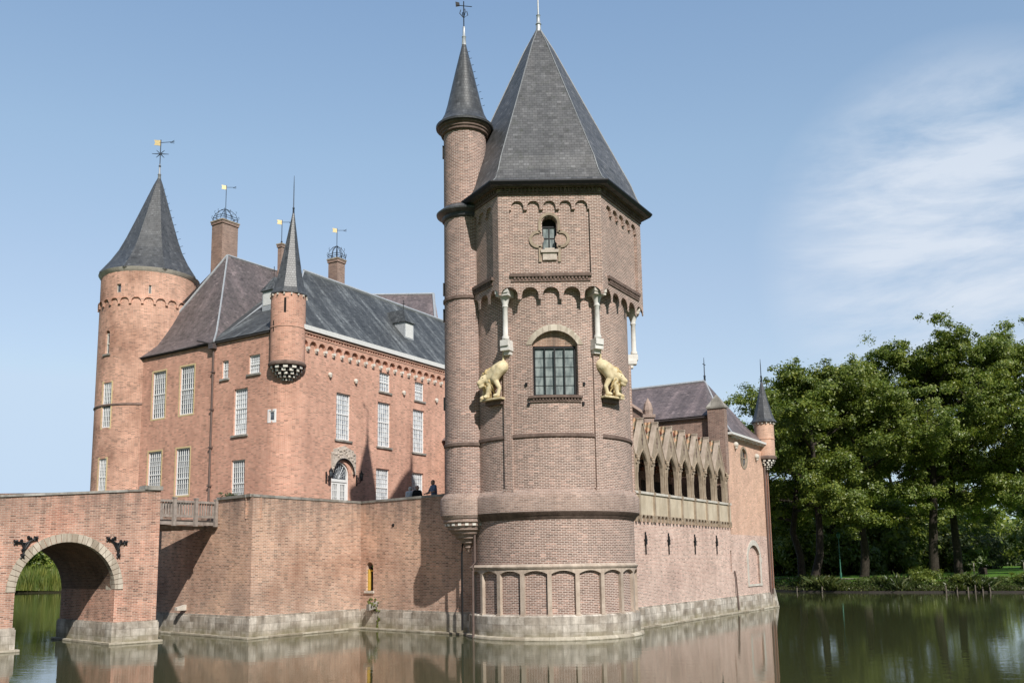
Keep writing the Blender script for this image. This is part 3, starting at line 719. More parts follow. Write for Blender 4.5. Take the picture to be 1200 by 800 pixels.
def lion(side, label):
    """crouching lion on its ledge: rump high beside the column, head low and turned outwards"""
    sg = -1 if side == 'l' else 1
    F = cyl(TC, DR)
    base = F(sg * radians(36) * DR, 10.55, .3)
    def P(s, z, o): return F(sg * (radians(33) * DR + s * .74), 10.65 + (z - 10.65) * 1.06, o * .62) - base
    caps = [(P(.12, 12.0, .22), P(.5, 11.85, .34), .36, .36), (P(.5, 11.85, .34), P(.9, 11.6, .42), .34, .33),   # trunk
            (P(1.08, 11.55, .62), P(1.16, 11.5, .86), .27, .21),   # skull
            (P(1.2, 11.42, .95), P(1.26, 11.34, 1.12), .17, .14), (P(1.2, 11.26, .92), P(1.26, 11.2, 1.04), .13, .11), (P(1.22, 11.48, 1.06), P(1.27, 11.43, 1.14), .06, .065),  # muzzle, jaw, nose
            (P(.95, 11.8, .66), P(.93, 11.87, .68), .09, .06), (P(1.36, 11.74, .62), P(1.4, 11.8, .62), .09, .06),  # ears
            (P(.85, 11.4, .55), P(.95, 11.0, .6), .2, .14), (P(.95, 11.0, .6), P(1.0, 10.8, .64), .13, .11), (P(1.0, 10.77, .62), P(1.06, 10.75, .82), .12, .1),   # near front leg
            (P(1.1, 11.3, .4), P(1.4, 11.0, .42), .18, .13), (P(1.4, 11.0, .42), P(1.46, 10.8, .46), .12, .11), (P(1.46, 10.77, .46), P(1.5, 10.75, .64), .12, .1),
            (P(.15, 11.95, .42), P(.5, 11.5, .56), .3, .22), (P(.5, 11.5, .56), P(.2, 11.08, .5), .18, .11), (P(.2, 11.08, .5), P(.28, 10.8, .54), .1, .1), (P(.28, 10.78, .54), P(.46, 10.76, .64), .11, .1),
            (P(.05, 12.15, .2), P(.02, 12.5, .3), .07, .05), (P(.02, 12.5, .3), P(.0, 12.75, .26), .05, .05)]
    sc = lambda cs: [(p, q, a * .88, b * .88) for p, q, a, b in cs]
    o = skin_mesh('lion_statue', sc(caps), .03, M['lion'], None, 1, base)
    tag(o, label, 'statue', 'painted lion statues on the hexagonal tower')
    locks = []
    for ring, (rad, od, ln) in enumerate(((.30, .74, .16), (.40, .6, .2), (.46, .44, .2))):
        for k in range(11):
            t = (k + .5 * ring) / 11 * 2 * pi
            c, s_ = cos(t), sin(t)
            locks.append((P(1.08 + rad * c, 11.5 + rad * s_, od), P(1.05 + (rad + ln * .6) * c, 11.46 + (rad + ln) * s_ - .06, od - .12), .085, .035))
    skin_mesh('mane', sc(locks), .026, M['lion_mane'], o, 0)
    lb = MB(); a0 = sg * radians(33) * DR; a1 = sg * (radians(33) * DR + 1.15)
    lb.mbox(F, min(a0, a1), max(a0, a1), 10.6, 10.68, -.02, .46, 6)
    lb.build('ledge', M['lion'], o)
    lb = MB(); lb.mbox(F, min(a0, a1) + .1, max(a0, a1) - .1, 10.4, 10.6, -.02, .22, 4); lb.build('bracket', M['ring_dark'], o)
    for e in (-1, 1):
        eb = MB(); eb.ball(P(1.18 + .13 * e, 11.56, 1.03) + base, .035, 8); eb.build('eye', M['iron'], o)
lion('l', 'cream lion statue crouching between the stair turret and the left white column')
lion('r', 'cream lion statue crouching right of the tower window under the right white column')

# ------------------------------------------------------------------ main house
HA = (-14.72, 56.7); dR = (.512, .859); dL = (-.83, .558)
house = thing('castle_house', 'large orange brick castle house with grey and purple slate roofs behind the bastion', 'house', (HA[0], HA[1], 5.8))
FR = plane(HA, dR)
FLo = (-41.24, 76.45)  # left face, its roof and the round tower: scaled about the camera, baked in
FL_ = plane(FLo, (-dL[0], -dL[1]))      # the two faces would meet at u = 32.94; the corner is rounded
CC = (-14.41, 60.34); FC = cyl(CC, 1.6)
big = [(6.2, 7.62, 11.5, 14.62), (10.5, 11.93, 11.45, 14.6), (14.56, 15.98, 11.42, 14.6)]
low = [(10.36, 11.82, 7.0, 9.92), (14.42, 15.86, 7.0, 9.93)]
sml = [(10.68, 11.87, 15.36, 16.72), (14.8, 15.93, 15.3, 16.68)]
door = (5.8, 7.55, 5.8, 10.05, .86)
tiny = (-.80, -.36, 12.28, 12.92)
holes = [(*b, 0) for b in big + low + sml] + [door]
wm = MB(); wall(wm, FR, 3.29, 27, 5.6, 18.1, holes, .24); wall(wm, FC, radians(-33.9) * 1.6, radians(59.2) * 1.6, 5.6, 18.1, [(*tiny, 0)], .24)
lw_up = [(19.53, 20.96, 13.53, 16.83), (22.54, 24.0, 13.52, 16.83), (28.1, 29.38, 11.65, 14.66)]
lw_lo = [(19.36, 20.82, 8.77, 11.25), (22.4, 23.84, 8.09, 11.24), (28.04, 29.3, 7.36, 10.05)]
lw_s = [(26.84, 27.46, 15.49, 16.7), (29.42, 30.46, 15.48, 16.71)]
wall(wm, FL_, 16.86, 31.25, 5.6, 18.03, [(*b, 0) for b in lw_up + lw_lo + lw_s], .24)
# rear walls
e0 = FR(27, 0); e1 = FR(27, 0, -10); e2 = FL_(16.86, 0, -14); e3 = FL_(16.86, 0)
for a, b in ((e0, e1), (e1, e2), (e2, e3)):
    wm.face([(a.x, a.y, 5.6), (b.x, b.y, 5.6), (b.x, b.y, 17.4), (a.x, a.y, 17.4)])
hw = wm.build('wall', M['brick_house'], house)
for b in big: window(house, FR, *b, 6, 9, .56, .18, 'pane_light')
for b in low: window(house, FR, *b, 6, 9, .56, .18, 'pane_light')
for b in sml: window(house, FR, *b, 4, 5, .5, .16, 'pane_light')
for b in lw_up[:2]: window(house, FL_, *b, 6, 9, .52, .14, 'pane_dark', sill=False, outer='cream_frame')
window(house, FL_, *lw_up[2], 6, 9, .58, .18, 'pane_light')
for b in lw_lo[:2]: window(house, FL_, *b, 6, 8, .35, .14, 'pane_dark', sill=False, outer='cream_frame')
window(house, FL_, *lw_lo[2], 6, 8, .45, .16, 'pane_dark')
window(house, FL_, *lw_s[0], 3, 5, .5, .16, 'pane_dark'); window(house, FL_, *lw_s[1], 5, 5, .5, .16, 'pane_light')
w = window(house, FC, *tiny, 1, 1, 0, .1, 'pane_dark', sill=False, outer='white', fw=.06)
# entrance door
ua, ub, za, zt, rise = door
db = MB(); db.mbox(FR, ua, ua + .12, za, 9.19, -.22, -.1); db.mbox(FR, ub - .12, ub, za, 9.19, -.22, -.1); db.mbox(FR, ua + .12, ub - .12, 8.72, 8.9, -.22, -.08)
dc = (ua + ub) / 2
for s in (0, 1):
    x0 = ua + .13 + s * (dc - ua - .13); x1 = dc - .0 if s == 0 else ub - .13
    if s: x0 = dc
    db.mbox(FR, x0, x1, za, 6.9, -.2, -.13)
    db.mbox(FR, x0, x0 + .16, 6.9, 8.72, -.2, -.13); db.mbox(FR, x1 - .16, x1, 6.9, 8.72, -.2, -.13); db.mbox(FR, x0 + .16, x1 - .16, 8.58, 8.72, -.2, -.13)
    for k in (1, 2): c = x0 + .16 + (x1 - x0 - .32) * k / 3; db.mbox(FR, c - .018, c + .018, 6.9, 8.58, -.2, -.14)
    for k in range(1, 4): z = 6.9 + 1.68 * k / 4; db.mbox(FR, x0 + .16, x1 - .16, z - .018, z + .018, -.2, -.145)
P = arch_pts(ua, ub, 9.19, rise, 14); Q = arch_pts(ua + .1, ub - .1, 9.19, rise - .1, 14)
for k in range(14):
    a, b, c, d = Q[k], Q[k + 1], P[k + 1], P[k]
    db.hexa([FR(*a, -.1), FR(*b, -.1), FR(*b, -.22), FR(*a, -.22), FR(*d, -.1), FR(*c, -.1), FR(*c, -.22), FR(*d, -.22)])
dr = db.build('door', M['white'], house)
fn = MB()
for k in range(1, 10):
    t = pi * k / 10; fn.tube([FR(dc, 8.95, -.17), FR(dc + .78 * cos(t), 9.0 + .95 * sin(t), -.17)], .018, 4)
for r in (.28, .5, .68):
    fn.tube([FR(dc + r * cos(pi * k / 12), 9.0 + r * 1.2 * sin(pi * k / 12), -.165) for k in range(13)], .02, 4)
fn.build('fanlight_tracery', M['lead'], dr)
gl = MB(); gl.face([FR(ua, 6.9, -.21), FR(ub, 6.9, -.21)] + [FR(x, z, -.21) for x, z in reversed(P)]); gl.build('pane', M['pane_dark'], dr)
# carved surround over the door
sb = MB(); cu = 6.9
Q = arch_pts(cu - .98, cu + .98, 9.3, .98, 16)
for k in range(16):
    (x0, y0), (x1, y1) = Q[k], Q[k + 1]
    top = lambda x: 11.12 - abs(x - cu) * .30 - (.25 if abs(x - cu) > 1.0 else 0)
    sb.hexa([FR(x0, y0, .16), FR(x1, y1, .16), FR(x1, y1, 0), FR(x0, y0, 0), FR(x0, top(x0), .12), FR(x1, top(x1), .12), FR(x1, top(x1), 0), FR(x0, top(x0), 0)])
for s in (-1, 1): sb.mbox(FR, min(cu + s * .98, cu + s * 1.18), max(cu + s * .98, cu + s * 1.18), 9.3, 10.62, 0, .14)
rnd = random.Random(3)
for k in range(46):
    x = rnd.uniform(-1.1, 1.1); zz = rnd.uniform(0, 1)
    lo = 9.35 + sqrt(max(0, 1.0 - x * x)) if abs(x) < .98 else 9.5
    hi = 11.05 - abs(x) * .3
    if hi - lo < .1: continue
    c = FR(cu + x, lo + (hi - lo) * zz, .13); sb.ball(c, rnd.uniform(.05, .1), 6)
sb.build('door_surround', M['carving'], house)
sb = MB(); Q = arch_pts(cu - 1.0, cu + 1.0, 9.25, 1.0, 16)
sb.tube([FR(x, z, .15) for x, z in Q], .05, 5); sb.build('drip_mold', M['iron'], house)
# frieze, cornice, gutter
fb = MB(); frieze(fb, FR, 2.5, 27, 17.72, 17.2, 30, .2, .2, .08); frf = fb.build('arched_frieze', M['brick_house'], hw)
for i in range(31):
    fb = MB(); u = 2.5 + i * 24.5 / 30; fb.mbox(FR, u - .09, u + .09, 16.95, 17.115, 0, .22); fb.mbox(FR, u - .06, u + .06, 16.85, 16.95, 0, .13); fb.build('frieze_corbel', M['corbel_white'], hw)
fb = MB(); fb.mbox(FR, 2.5, 27, 17.725, 17.8, 0, .24); corbels(fb, FR, 2.5, 27, 17.94, 90, .24, .12, .5); fb.mbox(FR, 2.5, 27, 17.95, 18.05, 0, .3); fb.build('cornice', M['brick_house'], hw)
fb = MB(); fb.mbox(FR, 2.3, 27.1, 18.12, 18.42, -.05, .42); fb.build('gutter', M['gutter'], house)
fb = MB(); fb.mbox(FL_, 16.97, 31.4, 17.94, 18.08, -.05, .16); fb.build('eaves_board', M['timber_dark'], house)
for (u, z) in ((5.49, 15.66), (8.06, 15.64), (13.4, 15.62), (17.46, 15.63)):
    bs = MB(); c = FR(u, z, .06); bs.ball(c, .16, 10)
    bs.ball(FR(u, z - .12, .1), .1, 8); bs.build('stone_boss', M['stone'], hw, 60)
# drainpipe on the left face
pb = MB(); pb.tube([FL_(26.03, 17.92, .25), FL_(26.03, 17.55, .1), FL_(26.03, 5.8, .1)], .075, 8)
for z in (16, 13.5, 11, 8.5): pb.mbox(FL_, 25.9, 26.16, z, z + .1, 0, .2)
pb.build('drainpipe', M['pipe_brown'], house, 40)
hb = MB(); hb.mbox(FL_, 25.8, 26.26, 17.6, 17.95, .02, .36); hb.tube([FL_(24.6, 18.35, .3), FL_(26.0, 17.95, .3)], .08, 8); hb.build('hopper', M['pipe'], house)
# roofs (w = distance in from the entrance wall, q = distance in from the left wall)
def HP(d, w, z): return FR(d, z, -w)
def LP(u, q, z): return FL_(u, z, -q)
gr = MB()
R0, R1 = HP(8.2, 5, 24.25), HP(27.2, 5, 24.25)
gr.face([HP(1.5, -.32, 18.3), HP(27.2, -.32, 18.3), R1, R0])
gr.face([LP(16.97, -.2, 18.08), LP(32.4, -.2, 18.08), HP(1.9, .2, 18.5), R0, LP(23.9, 10, 25.4)])
gr.face([R1, HP(27.2, 10.3, 17.9), HP(8.2, 10.3, 17.9), R0])
gr.face([HP(27.2, -.32, 18.3), HP(27.2, 10.3, 17.9), R1])
groof = gr.build('grey_roof', M['slate_grey'], house)
rl = MB(); rl.tube([R0 + Vector((0, 0, .03)), R1 + Vector((0, 0, .03))], .13, 6); rl.tube([R0, HP(1.9, .2, 18.55)], .07, 5); rl.build('ridge_flashing', M['lead'], groof)
pr = MB()
def flare(base, apex, q0, q1, n=8, power=1.6): pass
# purple hipped roof: concave flare towards the eaves, sections from eaves to apex
apex = LP(21.24, 4.68, 26.25); ridge_end = LP(21.24, 16.7, 26.25)
prof = [(0, 0), (.2, .12), (.4, .32), (.6, .54), (.8, .77), (1, 1)]
def lerp(a, b, t): return a + (b - a) * t
secL = []; secR = []; secB = []
eL, eR = LP(16.55, -.23, 18.03), LP(26.18, -.23, 18.03); eB = LP(26.18, 16.7, 18.03)
for h, v in prof:
    z = 18.03 + (26.25 - 18.03) * v
    def s(e, a): p = lerp(e, a, h); return Vector((p.x, p.y, z))
    secL.append(s(eL, apex)); secR.append(s(eR, apex)); secB.append(s(eB, ridge_end))
for k in range(len(prof) - 1):
    pr.face([secL[k], secR[k], secR[k + 1], secL[k + 1]]); pr.face([secR[k], secB[k], secB[k + 1], secR[k + 1]])
eb = LP(16.55, 16.7, 18.03)
pr.face([eb, eL, apex, ridge_end])
proof = pr.build('purple_roof', M['slate_purple'], house)
rl = MB(); rl.tube([p + Vector((0, 0, .03)) for p in secR], .06, 5); rl.tube([apex, ridge_end], .09, 5); rl.tube([p + Vector((0, 0, .02)) for p in secL], .09, 5)
rl.tube([LP(26.1, .1, 18.2), LP(25.2, 3.1, 20.4), LP(23.85, 7.5, 23.7)], .07, 5)
rl.build('hip_flashing', M['lead'], proof)
# chimneys
chimney(house, FL_, 19.6, 20.8, -5.95, -4.48, 23.8, 29.17, True, 3.0, 1)
chimney(house, FR, 11.85, 12.7, -5.95, -5.05, 23.0, 26.3, True, 2.5, 1)
chimney(house, FR, 11.6, 12.0, -11.0, -10.6, 22.0, 28.4, False)
cc = FR(11.8, 0, -10.8); vane(house, (cc.x, cc.y), 28.4, 30.4, True, False, 1, .8)
# dormers
def dormer(F, u, q, z0, w, h, name='dormer'):
    """little lead-cheeked dormer standing on a slope; F frame, q = inward distance of its front"""
    d = MB(); o = -q
    d.mbox(F, u - w, u + w, z0 - .6, z0 + h, o - 1.6, o)
    do = d.build(name, M['lead'], house)
    r = MB(); a = F(u - w - .12, z0 + h, o + .15); b = F(u + w + .12, z0 + h, o + .15); c = F(u + w + .12, z0 + h, o - 1.9); e = F(u - w - .12, z0 + h, o - 1.9)
    t0 = F(u, z0 + h + 1.15, o - .55); t1 = F(u, z0 + h + 1.15, o - 2.3)
    r.face([a, b, t0]); r.face([b, c, t1, t0]); r.face([e, a, t0, t1]); r.face([a, e, c, b])
    ro = r.build('dormer_roof', M['slate_grey'], do)
    k = MB(); k.mbox(F, u - w + .1, u + w - .1, z0 + .12, z0 + h - .1, o, o + .02); k.build('shutter', M['gutter'], do)
    s_ = MB(); s_.tube([t0, t0 + Vector((0, 0, .75))], .025, 5); s_.tube([t0 + Vector((-.15, 0, .45)), t0 + Vector((.15, 0, .45))], .02, 4); s_.build('finial', M['iron'], do)
dormer(FR, 16.1, 1.5, 20.3, .56, 1.3)
dormer(FL_, 26.65, 3.85, 21.25, .52, 1.15)
# corner turret
bartizan(house, (-14.09, 58.9), 1.087, 14.75, 15.8, 20.28, 1.21, 25.83, 28.35, M['brick_house'], True, [(.05, 18.95, 19.9, .07), (-.78, 17.8, 18.5, .05)], radians(-100 + 6), .2)
# wall lanterns by the door
def lantern(u, label):
    b = FR(u, 9.05, .1)
    t = thing('wall_lantern', label, 'lantern', b, 'black wall lanterns beside the entrance door')
    a = MB(); a.tube([FR(u, 8.7, .02), FR(u, 8.75, .3), FR(u, 8.95, .42)], .025, 6); a.tube([FR(u, 9.2, .02), FR(u, 8.85, .3)], .02, 5); a.mbox(FR, u - .06, u + .06, 8.55, 9.3, 0, .03); a.build('bracket', M['iron'], t)
    c = FR(u, 0, .42); g = MB(); g.lathe((c.x, c.y), [(.075, 8.97), (.125, 9.3)], 6); g.build('glass_body', M['pane_dark'], t)
    f = MB(); f.lathe((c.x, c.y), [(.0, 9.58), (.025, 9.54), (.05, 9.46), (.155, 9.34), (.155, 9.3), (0, 9.3)][::-1], 6); f.lathe((c.x, c.y), [(0, 8.86), (.1, 8.9), (.1, 8.96), (0, 8.97)], 6)
    for k in range(6): q = k * pi / 3; f.tube([(c.x + .092 * cos(q), c.y + .092 * sin(q), 8.95), (c.x + .127 * cos(q), c.y + .127 * sin(q), 9.3)], .011, 4)
    f.build('cap', M['iron'], t)
lantern(5.3, 'black wall lantern on the left side of the entrance door')
lantern(8.3, 'black wall lantern on the right side of the entrance door')

# ------------------------------------------------------------------ rear wing and round tower
rw = thing('rear_wing', 'rear wing whose slate ridge shows above the grey roof of the house', 'wing', (-10, 90, 5.8))
mb = MB(); mb.box(-20, -7.0, 86, 95, 5.6, 25.5); ww = mb.build('wall', M['brick_house'], rw)
mb = MB(); mb.face([(-7.02, 86, 25.5), (-7.02, 95, 25.5), (-7.4, 90.5, 29.2)]); mb.build('gable', M['brick_house'], rw)
mb = MB(); mb.face([(-20, 85.6, 25.3), (-6.9, 85.6, 25.3), (-7.5, 90.5, 29.35), (-20, 90.5, 29.35)]); mb.face([(-6.9, 95.4, 25.3), (-20, 95.4, 25.3), (-20, 90.5, 29.35), (-7.5, 90.5, 29.35)])
rr = mb.build('roof', M['slate_chapel'], rw)
mb = MB(); mb.tube([(-20, 90.5, 29.4), (-7.5, 90.5, 29.4)], .12, 5); mb.tube([(-6.9, 85.6, 25.4), (-7.5, 90.5, 29.4)], .14, 5); mb.build('ridge_flashing', M['lead'], rr)

RC = (-27.07, 69.43); RR = 3.38  # centre and heights scaled about the camera along with the house's left face
rt = thing('round_tower', 'round red brick tower with eight-sided slate spire at the left end of the house', 'tower', (RC[0], RC[1], 0))
RF = cyl(RC, RR)
def wx(x):  # arc position of a point seen at plan x on the front
    return RR * (math.asin(max(-1, min(1, (x - RC[0]) / RR))))
mb = MB()
tw = [(wx(-28.96), wx(-28.2), 13.14, 16.36), (wx(-29.02), wx(-28.32), 8.4, 10.95)]
slit = (wx(-28.98), wx(-28.58), 18.45, 20.17)
tops = [(wx(-28.2), wx(-27.84), 22.87, 23.5), (wx(-25.9), wx(-25.73), 22.77, 23.4)]
wall(mb, RF, -pi * RR, pi * RR, -.6, 24.75, [(*t, 0) for t in tw] + [(*slit, .2)] + [(*t, 0) for t in tops], .28)
rwall = mb.build('wall', M['brick_round'], rt, 30)
for t in tw: window(rt, RF, *t, 4, 9, .5, .12, 'pane_dark', sill=False, outer='cream_frame')
window(rt, RF, slit[0], slit[1], slit[2], slit[3] - .2, 1, 2, .5, .2, 'pane_dark', sill=True, frame='stone')
for t in tops: window(rt, RF, *t, 1, 1, 0, .15, 'pane_dark', sill=False, frame='stone', fw=.04)
mb = MB(); frieze(mb, RF, -pi * RR, pi * RR, 22.45, 22.15, 26, .12, .2, .16); mb.build('arched_frieze', M['brick_round'], rwall)
mb = MB(); mb.lathe(RC, [(RR + .002, 14.65), (RR + .06, 14.69), (RR + .06, 14.78), (RR + .002, 14.83)], 48); mb.build('string_course', M['ring_dark'], rwall)
mb = MB(); mb.lathe(RC, [(RR + .0, 24.42), (RR + .08, 24.5), (RR + .2, 24.71)], 40); mb.build('eaves_cove', M['stone'], rt, 50)
rb = MB(); a8 = -pi / 2 - radians(8)
prof = [(RR + .1, 24.72), (RR + .24, 24.66), (RR + .24, 24.76), (3.3, 25.2), (2.93, 25.73), (2.42, 26.62), (1.98, 27.66), (1.3, 29.53), (.36, 32.2), (.08, 32.86)]
rb.lathe(RC, prof, 8, a8, a8 + 2 * pi, .37); rroof = rb.build('roof', M['slate_dark'], rt)
for k in range(10):
    mb = MB(); f = k / 10; t = a8 + pi / 4 * 2.0; q = 2.4 * (1 - f) + .25; z = 26.6 + 5.8 * f; xo = RC[0] + .37 * f
    mb.tube([(xo + q * .9 * cos(t), RC[1] + q * .9 * sin(t), z), (xo + (q + .08) * cos(t), RC[1] + (q + .08) * sin(t), z + .06)], .016, 4); mb.build('roof_hook', M['iron'], rroof)
RC2 = (RC[0] + .37, RC[1])
mb = MB(); mb.lathe(RC2, [(.16, 32.5), (.11, 33.0), (.14, 33.05), (.07, 33.2), (.06, 33.9), (0, 33.95)], 8); mb.build('lead_cap', M['hip_lead'], rroof, 40)
vane(rroof, RC2, 33.5, 35.9, True, True, 1, 1.0, .12)

# ------------------------------------------------------------------ gallery and chapel wing (right)
GA = (5.88, 48.06); dG = (.52, .854)
FG = plane(GA, dG)
gal = thing('arcaded_gallery', 'gallery of seven gabled stone lancet arches on a pink brick wall above the moat', 'gallery', (9.8, 54.4, 0))
mb = MB(); wall(mb, FG, -1.2, 15.05, .9, 5.6, [(14.75, 15.03, 2.55, 3.9, .12)], .3)
gwall = mb.build('wall', M['brick_gallery'], gal)
mb = MB(); mb.mbox(FG, 14.7, 15.04, 2.5, 3.9, -.32, -.25); mb.build('slit', M['void'], gwall)
mb = MB()
for z0, z1, o in ((-.8, .94, .10), (.94, 1.05, .06)): mb.mbox(FG, -1.2, 15.02, z0, z1, -.3, o)
mb.build('plinth', M['plinth'], gal)
mb = MB(); mb.mbox(FG, -1.2, 15.02, -.6, .1, -.3, .3); mb.build('waterline_ledge', M['wet_ledge'], gal)
mb = MB(); frieze(mb, FG, .0, 15.0, 5.66, 5.46, 30, .14, .28, .16); mb.build('arched_frieze', M['sandstone'], gal)
mb = MB(); mb.mbox(FG, 0, 15.0, 5.66, 6.72, -.25, .1); mb.build('parapet', M['parapet'], gal)
mb = MB(); mb.mbox(FG, 0, 15.02, 6.72, 6.84, -.3, .17); mb.build('sill_course', M['stone'], gal)
bays = [1.72 + 1.965 * k for k in range(-1, 7)]
for i, uc in enumerate(bays):
    g = MB(); hp = .9825; n = 20; w = .66; zs, za = 7.82, 8.96; o0, o1 = -.16, .0
    xs = sorted(set([-hp, -w, w, hp] + [-hp + 2 * hp * k / n for k in range(n + 1)]))
    top = lambda x: 8.75 + (10.5 - 8.75) * (1 - abs(x) / hp)
    def bot(x):
        if abs(x) >= w - 1e-6: return 6.84
        return zs + sqrt(max(0, 4 * w * w - (abs(x) + w) ** 2)) * (za - zs) / (sqrt(3) * w)
    for k in range(len(xs) - 1):
        x0, x1 = xs[k], xs[k + 1]; mid = (x0 + x1) / 2
        if abs(mid) < w:
            b0 = bot(x0) if abs(x0) < w - 1e-6 else zs; b1 = bot(x1) if abs(x1) < w - 1e-6 else zs
        else: b0 = b1 = 6.84
        for o, rev in ((o1, False), (o0, True)):
            q = [FG(uc + x0, b0, o), FG(uc + x1, b1, o), FG(uc + x1, top(x1), o), FG(uc + x0, top(x0), o)]
            g.face(q[::-1] if rev else q)
        if abs(mid) < w: g.face([FG(uc + x0, b0, o0), FG(uc + x1, b1, o0), FG(uc + x1, b1, o1), FG(uc + x0, b0, o1)])
    for s in (-1, 1):
        a, b = (FG(uc + s * w, 6.84, o1), FG(uc + s * w, 6.84, o0)); c, d = FG(uc + s * w, zs, o0), FG(uc + s * w, zs, o1)
        g.face([a, b, c, d] if s < 0 else [d, c, b, a])
    gable = g.build('gable', M['sandstone'], gal)
    cp = MB()
    for s in (-1, 1):
        e = .13
        P = [(uc + s * (hp - .02), 8.68), (uc + s * .05, 10.43), (uc + s * .05, 10.43 + .18), (uc + s * (hp - .02), 8.68 + .1)]
        if s > 0: P = [P[1], P[0], P[3], P[2]]
        cp.hexa([FG(*P[0], .05), FG(*P[1], .05), FG(*P[1], -.24), FG(*P[0], -.24), FG(*P[3], .05), FG(*P[2], .05), FG(*P[2], -.24), FG(*P[3], -.24)])
    cp.mbox(FG, uc - .08, uc + .08, 10.4, 10.66, -.24, .08); cp.mbox(FG, uc - .1, uc + .1, 10.66, 10.72, -.24, .1)
    cp.build('coping', M['pier'], gable)
    tr = MB(); tr.mbox(FG, uc - .05, uc + .05, 9.3, 9.85, -.01, .012); tr.mbox(FG, uc - .12, uc + .12, 9.52, 9.62, -.01, .011); tr.build('slit', M['ring_dark'], gable)
    ml = MB(); Q = arch_pts(uc - w - .05, uc + w + .05, zs, za - zs + .1, 14, True)
    ml.tube([FG(x, z, .01) for x, z in Q], .04, 5); ml.build('arch_molding', M['sandstone'], gable)
    # tiled little roof behind the gable
    t = MB(); zr, zv = 10.75, 8.65
    t.face([FG(uc - hp, zv, -.18), FG(uc, zr, -.27), FG(uc, zr, -3.6), FG(uc - hp, zv, -3.6)][::-1]); t.face([FG(uc, zr, -.27), FG(uc + hp, zv, -.18), FG(uc + hp, zv, -3.6), FG(uc, zr, -3.6)][::-1])
    t.build('tiled_roof', M['tiles'], gal)
for i in range(-1, 8):
    u = 1.72 - .9825 + 1.965 * i
    c = MB()
    for du, r in ((-.13, .045), (.0, .06), (.13, .045)):
        p = FG(u + du, 0, .07 if du == 0 else .04); c.lathe((p.x, p.y), [(r, 6.84), (r * 1.5, 6.9), (r * 1.4, 7.0), (r, 7.05), (r, 8.0), (r * 1.4, 8.05), (r * 1.1, 8.1), (r * 1.9, 8.25)], 8)
    cl = c.build('column', M['sandstone'], gal, 40)
    k = MB(); k.mbox(FG, u - .19, u + .19, 8.25, 8.34, 0, .17); k.mbox(FG, u - .15, u + .15, 8.34, 8.5, 0, .13); k.ball(FG(u, 8.56, .16), .1, 8); k.ball(FG(u - .04, 8.44, .2), .08, 8); k.ball(FG(u, 8.7, .1), .07, 6); k.build('capital', M['sandstone'], cl)
    s_ = MB(); s_.mbox(FG, u - .07, u + .07, 5.6, 6.72, .09, .2); s_.mbox(FG, u - .05, u + .05, 5.42, 5.6, .1, .24); s_.mbox(FG, u - .1, u + .1, 6.68, 6.86, .09, .22); s_.build('pilaster', M['sandstone'], cl)
mb = MB(); a = [FG(-1.5, 5.8, -3.6), FG(15, 5.8, -3.6), FG(15, 11.5, -3.6), FG(-1.5, 11.5, -3.6)]; mb.face(a); mb.build('back_wall', M['brick_dark'], gal)  # interior shade put into the colour: darker brick deepens the arches
mb = MB(); mb.face([FG(-1.5, 5.9, 0), FG(15, 5.9, 0), FG(15, 5.9, -3.6), FG(-1.5, 5.9, -3.6)]); mb.build('gallery_floor', M['coping'], gal)
# door and window openings in the gallery's back wall
for u in (3.5, 7.3, 9.2, 11.2):
    mb = MB(); mb.mbox(FG, u + 2.3, u + 3.3, 5.9, 8.2, -3.6, -3.56); mb.build('back_door', M['timber_dark'], gal)
# iron wall anchors
for u in (1.63, 4.71, 8.64, 12.3):
    a = MB(); z = 4.27
    a.mbox(FG, u - .035, u + .035, z - .62, z + .52, 0, .06); a.mbox(FG, u - .15, u + .15, z + .08, z + .15, 0, .08); a.mbox(FG, u - .11, u + .11, z - .12, z - .05, 0, .08)
    a.hexa([FG(u - .1, z - .1, .09), FG(u + .1, z - .1, .09), FG(u + .1, z - .1, .02), FG(u - .1, z - .1, .02), FG(u - .05, z + .35, .09), FG(u + .05, z + .35, .09), FG(u + .05, z + .35, .02), FG(u - .05, z + .35, .02)])
    a.build('wall_anchor', M['iron'], gal)

chp = thing('chapel_wing', 'orange brick chapel wing with hipped slate roof and oval window at the right corner', 'chapel', (12, 64, 0))
CU0, CU1 = 15.05, 23.3
mb = MB(); niche = (18.3, 20.75, 1.72, 4.25, .62)
wall(mb, FG, CU0 + .003, CU1, 4.9, 11.25, [(17.86, 19.1, 9.45, 10.66, .6)], .25)
cw = mb.build('wall', M['brick_chapel'], chp)
mb = MB(); wall(mb, FG, CU0 + .003, CU1, .9, 4.9, [niche], .14)
G2 = plane(FG(0, 0, -.14).to_2d(), dG); wall(mb, G2, 18.2, 20.8, 1.6, 4.3)
mb.build('lower_wall', M['brick_gallery'], chp)
mb = MB(); P = arch_pts(18.3, 20.75, 3.63, .62, 12); Q = arch_pts(18.02, 21.03, 3.63, .98, 12)
for k in range(12):
    a, b, c, d = P[k], P[k + 1], Q[k + 1], Q[k]
    mb.hexa([FG(*a, .04), FG(*b, .04), FG(*b, -.12), FG(*a, -.12), FG(*d, .04), FG(*c, .04), FG(*c, -.02), FG(*d, -.02)])
mb.mbox(FG, 18.02, 18.3, 1.7, 3.63, -.12, .04); mb.mbox(FG, 20.75, 21.03, 1.7, 3.63, -.12, .04); mb.mbox(FG, 18.0, 21.05, 1.56, 1.7, -.12, .06)
for u in (18.0, 21.0): mb.mbox(FG, u - .06, u + .14, 3.1, 3.4, -.02, .06)
mb.build('blind_niche_frame', M['stone'], chp)
mb = MB(); mb.mbox(FG, CU0, CU1 + .1, -.8, .94, -.3, .10); mb.mbox(FG, CU0, CU1 + .1, .94, 1.05, -.3, .06); mb.build('plinth', M['plinth'], chp)
